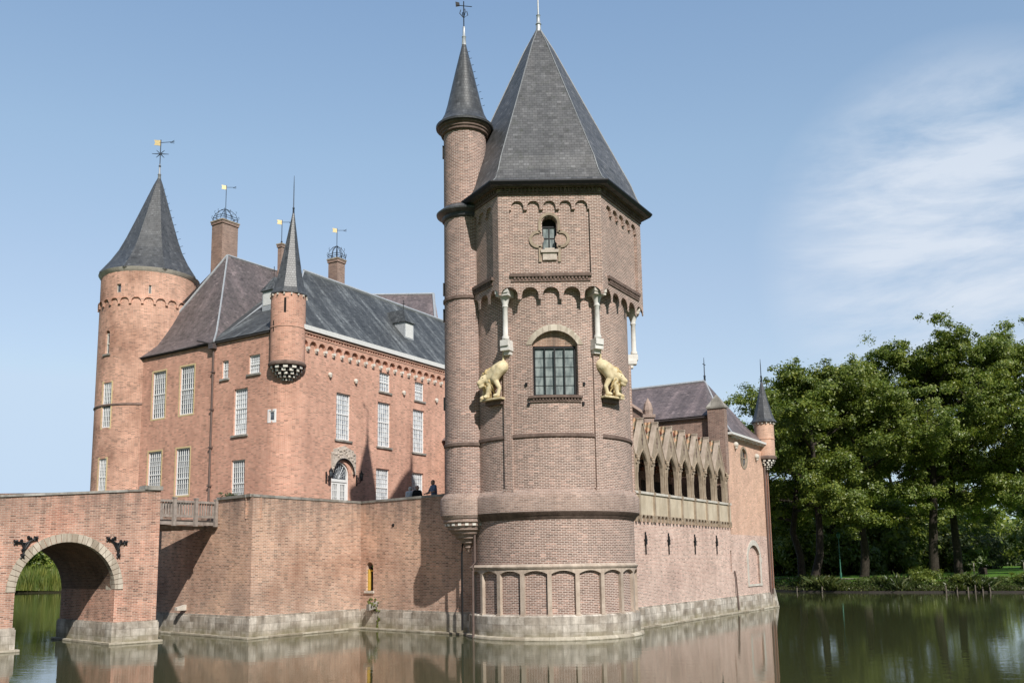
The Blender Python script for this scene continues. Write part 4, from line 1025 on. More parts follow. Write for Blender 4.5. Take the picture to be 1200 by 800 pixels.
mb = MB(); mb.mbox(FG, CU0, CU1 + .5, -.6, .1, -.3, .3); mb.build('waterline_ledge', M['wet_ledge'], chp)
# oval window
mb = MB(); cu, cz = 18.48, 10.05
for k in range(24):
    a, b = 2 * pi * k / 24, 2 * pi * (k + 1) / 24
    P = lambda f, t, o: FG(cu + .62 * f * cos(t), cz + .61 * f * sin(t), o)
    mb.hexa([P(1, b, .03), P(1, a, .03), P(1, a, -.1), P(1, b, -.1), P(1.28, b, .03), P(1.28, a, .03), P(1.28, a, -.02), P(1.28, b, -.02)])
ow = mb.build('oval_window', M['sandstone'], chp)
mb = MB(); mb.face([FG(cu + .66 * cos(2 * pi * k / 24), cz + .65 * sin(2 * pi * k / 24), -.12) for k in range(24)]); mb.build('pane', M['pane_dark'], ow)
mb = MB(); mb.mbox(FG, cu - .03, cu + .03, cz - .6, cz + .6, -.11, -.06); mb.mbox(FG, cu - .6, cu + .6, cz - .03, cz + .03, -.11, -.065); mb.build('glazing_bar', M['sandstone'], ow)
for (u, z) in ((16.7, 10.75), (21.1, 10.35)):
    bs = MB(); bs.ball(FG(u, z, .08), .2, 10); bs.ball(FG(u, z - .2, .1), .11, 8); bs.build('stone_boss', M['stone'], chp, 60)
# near wall, far wall
mb = MB(); nw = [FG(CU0, 5.8, -.0), FG(CU0, 5.8, -22), FG(CU0, 12.6, -22), FG(CU0, 12.6, 0)]
mb.face(nw[::-1]); mb.face([FG(CU1, -.5, 0), FG(CU1, -.5, -22), FG(CU1, 11.3, -22), FG(CU1, 11.3, 0)]); mb.face([FG(CU1, 0, -22), FG(CU0, 0, -22), FG(CU0, 12.6, -22), FG(CU1, 12.6, -22)])
mb.build('side_wall', M['brick_dark'], chp)
mb = MB(); um = 19.3
A0, A1 = FG(CU0 + .15, 11.35, .35), FG(CU1 + .2, 11.3, .35); AP2 = FG(um, 15.7, -2.75); RE = FG(um, 15.7, -22.2)
B0 = FG(CU0 - .25, 12.6, -.9); B1 = FG(CU0 - .25, 12.6, -22.2)
def bez(p, q, s, f): m = p.lerp(q, f); m.z -= s; return m
mb.face([A0, A1, bez(A1, AP2, .35, .35), bez(A0, AP2, .35, .35)]); mb.face([bez(A0, AP2, .35, .35), bez(A1, AP2, .35, .35), AP2])
mb.face([B0, A0, bez(A0, AP2, .35, .35), AP2]); mb.face([B1, B0, AP2, RE])
E0 = FG(CU1 + .2, 11.3, -22.2); mb.face([A1, E0, RE, AP2, bez(A1, AP2, .35, .35)])
crf = mb.build('roof', M['slate_chapel'], chp)
mb = MB(); mb.tube([AP2, RE], .12, 6); mb.tube([AP2, bez(A0, AP2, .33, .35), A0], .08, 5); mb.build('ridge_flashing', M['lead'], crf)
mb = MB(); mb.mbox(FG, CU0 + .1, CU1 + .35, 11.28, 11.42, .02, .42); gt = mb.build('gutter', M['gutter'], chp)
mb = MB(); corbels(mb, FG, CU0 + .3, CU1, 11.28, 9, .3, .13, .12); mb.build('gutter_bracket', M['white'], gt)
mb = MB(); a = FG(CU0 - .12, 12.5, -.6); b = FG(CU0 - .12, 12.5, -6); mb.tube([a, b], .1, 6); mb.build('near_gutter', M['pipe'], chp)
spike(crf, (AP2.x, AP2.y), 15.75, 17.4, .04, m='iron_blue')
mb = MB(); mb.tube([FG(um - .25, 16.9, -2.75), FG(um + .25, 16.9, -2.75)], .03, 5); mb.build('finial_cross', M['iron_blue'], crf)
# corner pillar with pyramid cap
mb = MB(); mb.mbox(FG, 14.62, 15.12, 8.7, 12.95, -1.0, .12); pil = mb.build('corner_pier', M['brick_dark'], chp)
mb = MB(); q = [FG(14.55, 12.95, .18), FG(15.2, 12.95, .18), FG(15.2, 12.95, -1.06), FG(14.55, 12.95, -1.06)]; t = FG(14.87, 13.9, -.44)
q2 = [p + Vector((0, 0, .12)) for p in q]
for k in range(4): mb.face([q[k], q[(k + 1) % 4], q2[(k + 1) % 4], q2[k]]); mb.face([q2[k], q2[(k + 1) % 4], t])
mb.face(q[::-1]); mb.build('pier_cap', M['coping'], pil)
# gabled wall rising behind the tower, with pinnacle
mb = MB(); v = lambda i, z: FG(14.7, z, -i)
mb.face([v(5.2, 5.8), v(13, 5.8), v(13, 14.8), v(8.6, 15.2), v(5.2, 12.75)][::-1]); gb2 = mb.build('gable_wall', M['brick_dark'], chp)
mb = MB(); mb.tube([v(5.0, 12.75), v(8.6, 15.35), v(13, 15)], .16, 6); mb.build('verge', M['ring_stone'], gb2)
mb = MB(); F2 = plane(FG(14.68, 0, -12).to_2d(), (FG(0, 0, 0) - FG(0, 0, -1)).to_2d()); P = arch_pts(4.0, 4.8, 11.0, .9, 10, True)
mb.face([F2(4.0, 9.3, .02), F2(4.8, 9.3, .02)] + [F2(x, z, .02) for x, z in reversed(P)]); mb.build('lancet_window', M['void'], gb2)
mb = MB(); c = v(5.15, 0); mb.box(c.x - .32, c.x + .32, c.y - .32, c.y + .32, 9, 12.75); mb.box(c.x - .42, c.x + .42, c.y - .42, c.y + .42, 12.75, 12.95)
mb.lathe((c.x, c.y), [(.28, 12.95), (.34, 13.3), (.25, 13.7), (0, 14.15)], 8); mb.build('pinnacle', M['ring_stone'], gb2)
# corner turret and pipes
bartizan(chp, (17.99, 67.7), .68, 9.55, 10.4, 12.95, .9, 16.0, 17.6, M['brick_chapel'], True, (), radians(-100))
mb = MB(); mb.tube([FG(22.6, 11.1, .3), FG(22.75, 10.6, .1), FG(22.75, .9, .1)], .075, 8); mb.tube([FG(23.12, 9.5, .15), FG(23.12, 1.0, .15)], .05, 6)
mb.tube([FG(15.25, 2.6, .08), FG(15.4, 2.2, .1), FG(15.4, 1.2, .14), FG(15.4, .2, .2)], .05, 6)
mb.build('drainpipe', M['pipe_brown'], chp, 40)
mb = MB(); b0 = FG(CU1, 0, 0)
pts = [FG(CU1 - .05, 0, .12), FG(CU1 + .55, 0, .12), FG(CU1 + .55, 0, -.8), FG(CU1 - .05, 0, -.8)]
mb.hexa([Vector((p.x, p.y, -.6)) for p in [FG(CU1 - .1, 0, .3), FG(CU1 + .9, 0, .3), FG(CU1 + .9, 0, -1), FG(CU1 - .1, 0, -1)]] + [Vector((p.x, p.y, 1.3)) for p in [FG(CU1 - .1, 0, .12), FG(CU1 + .3, 0, .12), FG(CU1 + .3, 0, -.8), FG(CU1 - .1, 0, -.8)]])
mb.build('buttress_foot', M['plinth'], chp)
mb = MB(); mb.mbox(FG, CU1 + .003, CU1 + .28, 1.3, 9.6, -.8, .1); mb.build('buttress', M['brick_red'], chp)

# ------------------------------------------------------------------ bastion wall and terrace
b0, b1, b2, b3 = (-19.0, 51.6), (-12.39, 45.52), (-8.25, 51.93), (-1.7, 45.57)
bas = thing('bastion_wall', 'angled red brick bastion wall with stone plinth standing in the moat', 'wall', (-10, 49, 0))
segs = [(b0, b1), (b1, b2), (b2, b3)]
ZT = 6.62
bm_ = MB(); pl = MB(); ld = MB(); cp = MB()
hol = {2: [(.5, 1.1, 1.98, 3.48, .3)]}
for i, (a, b) in enumerate(segs):
    F, L = between(a, b)
    if i == 0:
        u_open = 5.85
        wall(bm_, F, 0, u_open, .9, 5.8); wall(bm_, F, u_open, L, .9, ZT)
        bm_.face([F(u_open, 5.6, 0), F(u_open, ZT, 0), F(u_open, ZT, -.5), F(u_open, 5.6, -.5)])
        wall(bm_, F, -6, 2.2, 5.62, ZT)
        cp.mbox(F, u_open - .02, L - .12, ZT, ZT + .14, -.55, .08); cp.mbox(F, -6, 2.2, ZT, ZT + .14, -.55, .08)
    else:
        wall(bm_, F, 0, L, .9, ZT, hol.get(i, []), .4)
        cp.mbox(F, 0.03 if i == 2 else -.0, L - .03, ZT, ZT + .12, -.55, .04)
    bm_.face([F(0 if i else 5.85, ZT, -.5), F(L, ZT, -.5), F(L, 5.6, -.5), F(0 if i else 5.85, 5.6, -.5)])
    x0 = .12 if i == 2 else 0; x1 = L + (.1 if i == 0 else (-.12 if i == 1 else 0))
    pl.mbox(F, x0, x1, -.8, .93, -.3, .10); pl.mbox(F, x0, x1, .93, 1.05, -.3, .05)
    ld.mbox(F, x0 + (.2 if i == 2 else 0), x1 + (.2 if i == 0 else (-.2 if i == 1 else 0)), -.6, .1, -.3, .28)
bw_ = bm_.build('wall', M['brick_bastion'], bas); pl.build('plinth', M['plinth'], bas); ld.build('waterline_ledge', M['wet_ledge'], bas); cp.build('coping', M['coping'], bas)
# hidden return of the bastion towards the round tower
mb = MB(); mb.face([(-28.6, 66.5, -.6), (b0[0], b0[1], -.6), (b0[0], b0[1], 5.8), (-28.6, 66.5, 5.8)]); mb.build('return_wall', M['brick_bastion'], bas)
F, L = between(b2, b3)
mb = MB(); mb.mbox(F, .5, 1.1, 1.98, 3.2, -.36, -.3); sw = mb.build('slit_window', M['void'], bas)
mb = MB(); mb.mbox(F, .505, .60, 2.0, 3.1, -.29, -.1); mb.mbox(F, .60, .9, 2.98, 3.06, -.29, -.2); mb.build('window_post', M['yellow'], sw)
mb = MB(); mb.mbox(F, .42, 1.2, 1.86, 1.975, -.3, .08); mb.build('sill', M['stone'], sw)
mb = MB(); mb.ball(F(2.77, 5.35, -.02), .1, 8); mb.build('drain_hole', M['void'], bas)
# stone spouts
mb = MB(); mb.hexa([F(1.25, 1.0, .55), F(1.5, 1.0, .55), F(1.5, 1.1, 0), F(1.25, 1.1, 0), F(1.25, 1.3, .55), F(1.5, 1.3, .55), F(1.55, 1.45, 0), F(1.2, 1.45, 0)]); sp = mb.build('spout', M['coping'], bas)
mb = MB()
rr_ = random.Random(5)
for k in range(40):
    c = F(1.38 + rr_.gauss(0, .14), 1.28 + rr_.gauss(0, .12), .1 + rr_.random() * .4); mb.ball(c, rr_.uniform(.03, .075), 6)
for k in range(20):
    c = F(1.7 + rr_.gauss(0, .1), .5 + rr_.gauss(0, .3), .12); mb.ball(c, rr_.uniform(.03, .07), 6)
mb.build('moss', M['moss'], sp)
Fb, L = between(b0, b1)
mb = MB(); mb.hexa([Fb(2.85, 1.2, .5), Fb(3.12, 1.2, .5), Fb(3.12, 1.2, 0), Fb(2.85, 1.2, 0), Fb(2.85, 1.34, .5), Fb(3.12, 1.34, .5), Fb(3.12, 1.48, 0), Fb(2.85, 1.48, 0)]); mb.build('spout', M['stone'], bas)

def struct(o): o['kind'] = 'structure'; return o
tm = stone_mat('terrace_cobbles', (.07, .065, .055), (.13, .12, .105), 3)
mb = MB(); mb.face([(x, y, 5.82) for x, y in [(-28.6, 66.5), (b0[0] + .1, b0[1] + .4), (b1[0], b1[1] + .5), (b2[0], b2[1] + .4), (b3[0], b3[1] + .4), (3, 48), (6, 49), (16, 66), (2, 80), (-20, 95), (-32, 75)]])
struct(mb.build('terrace', tm, None))

# ------------------------------------------------------------------ bridge
BA = (-20.88, 40.27); dB = (.692, .722)
FB = plane(BA, dB); BW = 6.0
br = thing('masonry_bridge', 'brick bridge with a pale stone arch crossing the moat at the left edge', 'bridge', (-19.5, 42, 0))
UC, ZS, RI = 2.22, 2.42, 2.1
def btop(u): return 6.40 + .083 * u if u < 6.4 else 6.93
mb = MB()
us = [-22, -16, -10, -5, -2, UC - RI] + [UC - RI * cos(pi * k / 24) for k in range(1, 24)] + [UC + RI, 5.0, 5.7, 6.3]
for fo, rev in ((0., False), (-BW, True)):
    for k in range(len(us) - 1):
        a, b = us[k], us[k + 1]
        if UC - RI - 1e-6 <= a and b <= UC + RI + 1e-6:
            za = ZS + sqrt(max(0, RI * RI - (a - UC) ** 2)); zb = ZS + sqrt(max(0, RI * RI - (b - UC) ** 2))
        else: za = zb = -.6
        q = [FB(a, za, fo), FB(b, zb, fo), FB(b, btop(b), fo), FB(a, btop(a), fo)]
        uv = [(a, za), (b, zb), (b, btop(b)), (a, btop(a))]
        mb.face(q[::-1] if rev else q, uv[::-1] if rev else uv)
for u, s in ((UC - RI, 1), (UC + RI, -1)):
    q = [FB(u, -.6, 0), FB(u, -.6, -BW), FB(u, ZS, -BW), FB(u, ZS, 0)]; mb.face(q if s > 0 else q[::-1])
q = [FB(6.3, -.6, 0), FB(6.3, -.6, -BW), FB(6.3, 5.6, -BW), FB(6.3, 5.6, 0)]; mb.face(q)
for o0, o1 in ((-.45, 0.), (-BW, -BW + .45)):   # parapet ends and inner faces
    mb.face([FB(6.3, 5.6, o1), FB(6.3, 5.6, o0), FB(6.3, btop(6.3), o0), FB(6.3, btop(6.3), o1)])
mb.face([FB(-22, 5.3, -.45), FB(6.3, 5.75, -.45), FB(6.3, btop(6.3), -.45), FB(-22, btop(-22), -.45)][::-1])
mb.face([FB(-22, 5.3, -BW + .45), FB(6.3, 5.75, -BW + .45), FB(6.3, btop(6.3), -BW + .45), FB(-22, btop(-22), -BW + .45)])
mb.face([FB(-22, 3.6, 0), FB(-22, 3.6, -BW), FB(-22, 4.6, -BW), FB(-22, 4.6, 0)])
bwall = mb.build('wall', M['brick_bridge'], br)
mb = MB(); mb.face([FB(-22, 4.6, -.4), FB(6.3, 5.62, -.4), FB(6.3, 5.62, -BW + .4), FB(-22, 4.6, -BW + .4)]); mb.build('roadway', M['coping'], br)
mb = MB()
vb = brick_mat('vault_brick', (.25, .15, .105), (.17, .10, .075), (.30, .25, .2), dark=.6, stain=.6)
for k in range(24):
    t0, t1 = pi * k / 24, pi * (k + 1) / 24
    P = lambda t, o: FB(UC - RI * cos(t), ZS + RI * sin(t), o)
    mb.face([P(t0, 0), P(t0, -BW), P(t1, -BW), P(t1, 0)], [(0, RI * t0), (BW, RI * t0), (BW, RI * t1), (0, RI * t1)])
mb.build('vault', vb, br)
mb = MB()
for k in range(31):
    t0, t1 = pi * k / 31, pi * (k + 1) / 31; g = .006
    ro = .36
    P = lambda r, t, o: FB(UC - r * cos(t), ZS + r * sin(t), o)
    mb.hexa([P(RI - .01, t0 + g, .04), P(RI - .01, t1 - g, .04), P(RI - .01, t1 - g, -.3), P(RI - .01, t0 + g, -.3), P(RI + ro, t0 + g * .8, .04), P(RI + ro, t1 - g * .8, .04), P(RI + ro, t1 - g * .8, -.01), P(RI + ro, t0 + g * .8, -.01)])
mb.build('stone_arch', M['voussoir'], br)
mb = MB(); mb.face([FB(UC + RI, ZS - .02, -.3), FB(UC + RI - .012, ZS - .02, -.9), FB(UC + RI - .012, ZS + .55, -.9), FB(UC + RI - .1, ZS + .75, -.3)]); mb.build('springer_stone', M['voussoir'], br)
mb = MB()
for a, b in ((-22, UC - RI), (UC + RI, 6.3)):
    e0 = .0 if a < 0 else .1; e1 = .1
    mb.mbox(FB, a - e0, b + e1, -.8, .9, -BW - .1, .1); mb.mbox(FB, a - e0 + .03, b + e1 - .03, .9, .98, -BW - .05, .05)
mb.build('plinth', M['plinth'], br)
mb = MB()
for a, b in ((-22, UC - RI), (UC + RI, 6.3)): mb.mbox(FB, a - (.0 if a < 0 else .25), b + .25, -.6, .1, -BW - .25, .25)
mb.build('waterline_ledge', M['wet_ledge'], br)
mb = MB()
for o0, o1 in ((-.5, .06), (-BW - .06, -BW + .5)):
    for k in range(12):
        a, b = -22 + 28.36 * k / 12, -22 + 28.36 * (k + 1) / 12
        mb.hexa([FB(a, btop(a), o1), FB(b, btop(b), o1), FB(b, btop(b), o0), FB(a, btop(a), o0), FB(a, btop(a) + .1, o1 - .05), FB(b, btop(b) + .1, o1 - .05), FB(b, btop(b) + .1, o0 + .05), FB(a, btop(a) + .1, o0 + .05)])
mb.mbox(FB, 5.5, 6.36, 6.93, 7.12, -.55, .1)
mb.build('coping', M['coping'], br)
def anchor(u, z, s):
    a = MB(); C = lambda x, y, o=.06: FB(u + s * x, z + y, o)
    def bar(p, q, r=.045): a.tube([C(*p), C(*q)], r, 6)
    bar((-.5, .08), (0, .02)); bar((0, .02), (.5, .24)); bar((0, .02), (-.12, -.5)); bar((-.2, .1), (-.05, -.25)); bar((.22, .12), (-.05, -.25), .04)
    for p in ((-.5, .08), (.5, .24), (-.12, -.5)):
        for d in ((.1, .08), (-.1, .08), (.08, -.1), (-.08, -.1)): bar(p, (p[0] + d[0], p[1] + d[1]), .035)
        a.ball(C(*p), .08, 6)
    for p in ((-.22, .13), (.24, .22), (-.12, -.25), (.12, .28)): a.ball(C(*p), .075, 6)
    a.build('iron_anchor', M['iron'], br)
anchor(.42, 4.42, .8); anchor(4.3, 4.42, -.8)

# ------------------------------------------------------------------ wooden footbridge
p0 = FB(6.3, 0, -.1); p1 = Fb(5.78, 0, .0)
ft, LF = between((p0.x, p0.y), (p1.x, p1.y))
fbr = thing('footbridge', 'weathered grey timber footbridge with slatted railing between bridge and bastion', 'footbridge', (p0.x, p0.y, 5.4))
mb = MB(); mb.mbox(ft, 0, LF, 5.36, 5.52, -.22, 0); mb.mbox(ft, 0, LF, 5.36, 5.52, -4.4, -4.2)
for k in range(1, 5): mb.mbox(ft, 0, LF, 5.2, 5.36, -.9 * k - .1, -.9 * k + .1)
mb.build('beam', M['timber'], fbr)
mb = MB()
for k in range(16): u = LF * k / 16; mb.mbox(ft, u + .01, u + LF / 16 - .01, 5.525, 5.59, -4.4, -.02)
mb.build('deck', M['timber_dark'], fbr)
for side in (0., -4.3):
    rl = MB(); rl.mbox(ft, 0, LF, 6.42, 6.53, side - .1, side + .06); rl.mbox(ft, 0, LF, 5.72, 5.84, side - .07, side + .0)
    ns = 22
    for k in range(ns): u = LF * (k + .5) / ns; rl.mbox(ft, u - .04, u + .04, 5.845, 6.415, side - .055, side - .02)
    rail = rl.build('railing', M['timber'], fbr)
    for u in (.78, .78 + (LF - .78) / 2 - .05, LF - .13):
        p = MB(); p.mbox(ft, u - .08, u + .08, 5.3, 6.6, side + .002, side + .15); p.mbox(ft, u - .1, u + .1, 6.6, 6.66, side - .02, side + .17); p.build('post', M['timber'], rail)

# ------------------------------------------------------------------ people
skin = plain('skin', (.50, .30, .22), .6); hair_dark = plain('dark_hair', (.02, .015, .012), .6); hair_white = plain('white_hair', (.70, .68, .63), .6)
def person(loc, rot, pose, label, top_mat, leg_mat, hair):
    """pose: 'lean' hands on the parapet, 'stand' arms down, 'bend' stooping"""
    R = Matrix.Rotation(rot, 3, 'Z')
    bend = {'lean': .12, 'stand': .03, 'bend': .3}[pose]
    hip = Vector((0, 0, .93))
    def up(y, z): # rotate torso points forward (forward = -Y) about the hip
        v = Vector((0, y, z - .93)); return Vector((0, v.y * cos(bend) - v.z * sin(bend), v.y * sin(bend) + v.z * cos(bend))) + hip
    def T(x, y, z): v = up(y, z); return Vector((x, v.y, v.z))
    head = T(0, -.02, 1.62)
    caps = [(T(0, 0, .98), T(0, 0, 1.15), .15, .14), (T(-.05, 0, 1.15), T(-.07, -.0, 1.36), .13, .12), (T(.05, 0, 1.15), T(.07, 0, 1.36), .13, .12), (T(-.13, 0, 1.42), T(.13, 0, 1.42), .085, .085), (T(0, 0, 1.42), T(0, -.01, 1.56), .06, .055),
            (head, head + Vector((0, .0, .06)), .098, .092), (T(0, -.06, 1.56), T(0, -.07, 1.6), .05, .06), (T(0, -.11, 1.61), T(0, -.125, 1.6), .018, .015), (T(-.098, 0, 1.62), T(-.1, .01, 1.65), .02, .02), (T(.098, 0, 1.62), T(.1, .01, 1.65), .02, .02)]
    for s in (-1, 1):
        caps += [((s * .09, 0, .92), (s * .1, -.02, .5), .1, .062), ((s * .1, -.02, .5), (s * .1, .01, .09), .06, .04), ((s * .1, .03, .05), (s * .11, -.14, .035), .045, .035)]
        sh = T(s * .19, 0, 1.42)
        if pose == 'lean': el = Vector((s * .27, sh.y - .12, sh.z - .27)); hd = Vector((s * .18, sh.y - .36, sh.z - .36))
        elif pose == 'bend': el = Vector((s * .24, sh.y - .08, sh.z - .28)); hd = Vector((s * .15, sh.y - .26, sh.z - .42))
        else: el = Vector((s * .25, sh.y + .03, sh.z - .3)); hd = Vector((s * .26, sh.y - .03, sh.z - .55))
        caps += [(sh, el, .055, .042), (el, hd, .042, .028)]
        d = (hd - el).normalized(); side = Vector((1, 0, 0)); pm = hd + d * .085
        caps += [(hd, pm, .03, .034)]
        for k, (off, ln) in enumerate(((-.028, .065), (-.01, .08), (.01, .075), (.028, .058))):
            b = pm + side * off; k1 = b + d * ln * .55; k2 = k1 + (d + Vector((0, 0, -.6))).normalized() * ln * .45
            caps += [(b, k1, .0105, .01), (k1, k2, .01, .009)]
        t0 = hd + d * .025 - side * s * .028; caps += [(t0, t0 + (d - side * s * .9).normalized() * .055, .012, .01)]
    caps = [(R @ Vector(p), R @ Vector(q), a, b) for p, q, a, b in caps]
    o = skin_mesh('person', caps, .0115, skin, None, 1, loc)
    tag(o, label, 'person', 'visitors on the castle terrace')
    def wear(name, cs, m, vox=.02):
        cs = [(R @ Vector(p), R @ Vector(q), a, b) for p, q, a, b in cs]
        return skin_mesh(name, cs, vox, m, o, 2)
    cs = [(T(0, 0, .95), T(0, 0, 1.15), .165, .16), (T(-.05, 0, 1.15), T(-.07, 0, 1.37), .148, .138), (T(.05, 0, 1.15), T(.07, 0, 1.37), .148, .138), (T(-.15, 0, 1.42), T(.15, 0, 1.42), .1, .1)]
    for s in (-1, 1):
        sh = T(s * .19, 0, 1.42)
        el = Vector((s * .27, sh.y - .12, sh.z - .27)) if pose == 'lean' else (Vector((s * .24, sh.y - .08, sh.z - .28)) if pose == 'bend' else Vector((s * .25, sh.y + .03, sh.z - .3)))
        cs.append((sh, sh.lerp(el, .8), .073, .062))
    wear('shirt', cs, top_mat)
    cs = [(T(0, 0, .97), T(0, 0, .9), .16, .15)]
    for s in (-1, 1): cs += [((s * .09, 0, .92), (s * .1, -.02, .5), .115, .08), ((s * .1, -.02, .5), (s * .1, .01, .1), .078, .062)]
    wear('trousers', cs, leg_mat)
    wear('hair', [(head + Vector((0, .025, .055)), head + Vector((0, .03, .03)), .1, .095), (head + Vector((0, .05, 0)), head + Vector((0, .055, -.05)), .075, .06)], hair, .012)
    cs = [((s * .1, .04, .045), (s * .11, -.15, .04), .052, .042) for s in (-1, 1)]; wear('shoe', cs, M['iron'])
    Rl = root_loc(o)
    for s in (-1, 1):
        eb = MB(); eb.ball(R @ (T(s * .035, -.098, 1.645)) + Rl, .012, 6); eb.build('eye', M['iron'], o)
    return o
Fp, Lp = between(b2, b3)
q = Fp(5.1, 5.82, -.8); person(q, radians(-55), 'lean', 'dark haired man in blue shirt leaning on the parapet beside the stair turret', plain('blue_shirt', (.14, .19, .30), .8), plain('dark_trousers', (.04, .04, .05), .8), hair_dark)
person((-5.25, 52.3, 5.82), radians(20), 'stand', 'person dressed in black behind the parapet, in front of a house window', plain('black_coat', (.012, .012, .014), .8), plain('black_trousers', (.015, .015, .02), .8), hair_dark)
person((-5.75, 52.5, 5.82), radians(160), 'bend', 'white haired visitor in pale clothes stooping behind the parapet', plain('pale_shirt', (.62, .60, .60), .8), plain('beige_trousers', (.35, .30, .24), .8), hair_white)

# ------------------------------------------------------------------ ground, water
bank = [(-1500, 260), (-300, 190), (-140, 160), (-72, 147), (-40, 142), (-10, 138), (14, 122), (24, 108), (29, 98), (34, 93.5), (45, 88), (60, 82), (80, 74), (130, 60), (1500, -40)]
gm, nt, b = mat('meadow_ground'); geo = N(nt, 'ShaderNodeNewGeometry').outputs['Position']
col = ramp(nt, noise(nt, geo, .6, 6, .7), [(.3, (.06, .12, .018)), (.55, (.10, .21, .028)), (.75, (.15, .28, .04))])
col = mix(nt, col, (.10, .085, .05), ramp(nt, noise(nt, geo, .25, 4), [(.55, 0.0), (.7, .6)]))
sx = N(nt, 'ShaderNodeSeparateXYZ'); nt.links.new(geo, sx.inputs[0])
mr = N(nt, 'ShaderNodeMapRange', inp={1: .5, 2: 1.15, 3: 1, 4: 0}); nt.links.new(sx.outputs[2], mr.inputs[0])
col = mix(nt, col, (.035, .032, .018), mr.outputs[0])
nt.links.new(col, b.inputs['Base Color']); b.inputs['Roughness'].default_value = .95; b.inputs['Specular IOR Level'].default_value = .1
mb = MB()
offs = [(0, -1.2), (.05, .14), (1.2, .75), (2.6, 1.15), (40, 1.25), (120, 1.4), (2500, 2.2)]
def boff(k):
    x, y = bank[k]; a = Vector(bank[max(k - 1, 0)]); c = Vector(bank[min(k + 1, len(bank) - 1)]); d = (c - a).normalized(); n = Vector((-d.y, d.x))
    return Vector((x, y)), n
for k in range(len(bank) - 1):
    for j in range(len(offs) - 1):
        q = []
        for kk, jj in ((k, j), (k + 1, j), (k + 1, j + 1), (k, j + 1)):
            p, n = boff(kk); o, z = offs[jj]; w = p + (n if o < 50 else Vector((n.x * .2, 1))) * o; q.append((w.x, w.y, z))
        mb.face(q)
nb = [(-1500, 2), (-60, 5), (-20, 7), (-5, 8), (8, 8), (30, 6), (70, -4), (1500, -120)]
for k in range(len(nb) - 1):
    (xa, ya), (xb, yb) = nb[k], nb[k + 1]
    for (o0, z0), (o1, z1) in (((0, -1.2), (-.1, .3)), ((-.1, .3), (-3, 1.5)), ((-3, 1.5), (-900, 1.9))):
        mb.face([(xa, ya + o1, z1), (xb, yb + o1, z1), (xb, yb + o0, z0), (xa, ya + o0, z0)])
struct(mb.build('ground', gm, None))
# path on the far bank
mb = MB()
pk = [7, 8, 9, 10, 11, 12, 13]
for k in range(len(pk) - 1):
    q = []
    for kk, o in ((pk[k], 5.0), (pk[k + 1], 5.0), (pk[k + 1], 7.6), (pk[k], 7.6)):
        p, n = boff(kk); w = p + n * o; q.append((w.x, w.y, 1.16 + (o - 2.6) * .1 / 37.4 + .02))
    mb.face(q)
struct(mb.build('path', stone_mat('sandy_path', (.30, .27, .22), (.42, .38, .32), 3), None))
# timber edging of the bank
mb = MB()
for k in range(6, len(bank) - 2):
    (xa, ya), (xb, yb) = bank[k], bank[k + 1]; a, b_ = Vector((xa, ya - .06, 0)), Vector((xb, yb - .06, 0))
    mb.hexa([a + Vector((0, 0, -.5)), b_ + Vector((0, 0, -.5)), b_ + Vector((0, .05, -.5)), a + Vector((0, .05, -.5)), a + Vector((0, 0, .14)), b_ + Vector((0, 0, .14)), b_ + Vector((0, .05, .14)), a + Vector((0, .05, .14))])
o = mb.build('bank_edging', M['timber_dark'], None); struct(o)

wm_, nt, b = mat('moat_water'); L = nt.links
geo = N(nt, 'ShaderNodeNewGeometry').outputs['Position']
b.inputs['Base Color'].default_value = (.056, .062, .027, 1); b.inputs['Roughness'].default_value = .02; b.inputs['IOR'].default_value = 1.33; b.inputs['Specular IOR Level'].default_value = .5
n1 = noise(nt, mapping(nt, geo, (1.0, 2.2, 1)), .9, 3, .5); n2 = noise(nt, mapping(nt, geo, (1.0, 2.0, 1)), 4.5, 3, .55)
am = ramp(nt, noise(nt, geo, .035, 2), [(.35, .35), (.65, 1.0)])
hh = N(nt, 'ShaderNodeMath', operation='MULTIPLY_ADD'); L.new(n2, hh.inputs[0]); hh.inputs[1].default_value = .22; L.new(n1, hh.inputs[2])
bp = N(nt, 'ShaderNodeBump', inp={'Distance': .03}); L.new(mul(nt, am, .22), bp.inputs['Strength']); L.new(hh.outputs[0], bp.inputs['Height']); L.new(bp.outputs[0], b.inputs['Normal'])
mb = MB(); mb.face([(-1600, -60, 0), (1600, -60, 0), (1600, 320, 0), (-1600, 320, 0)]); struct(mb.build('water', wm_, None))

# ------------------------------------------------------------------ vegetation
def leaf_cloud(mb, rnd, c, rad, n, size, squash=.75):
    subs = [(Vector((0, 0, 0)), .75)] + [(Vector((rnd.gauss(0, .85), rnd.gauss(0, .85), rnd.gauss(0, .6))), rnd.uniform(.4, .75)) for _ in range(4)]
    for _ in range(n):
        o, k = subs[rnd.randrange(5)]
        v = Vector((rnd.gauss(0, .52), rnd.gauss(0, .52), rnd.gauss(0, .5))) * k + o
        p = Vector(c) + Vector((v.x * rad, v.y * rad, v.z * rad * squash))
        nrm = (v * .55 + Vector((rnd.gauss(0, .55), rnd.gauss(0, .55), rnd.gauss(.5, .55)))).normalized()
        t = nrm.cross(Vector((rnd.gauss(0, 1), rnd.gauss(0, 1), rnd.gauss(0, 1)))).normalized(); b = nrm.cross(t)
        s = size * rnd.uniform(.55, 1.3)
        mb.add4(p - t * s - b * s * .15, p - b * s * .55, p + t * s + b * s * .1, p + b * s * .55)
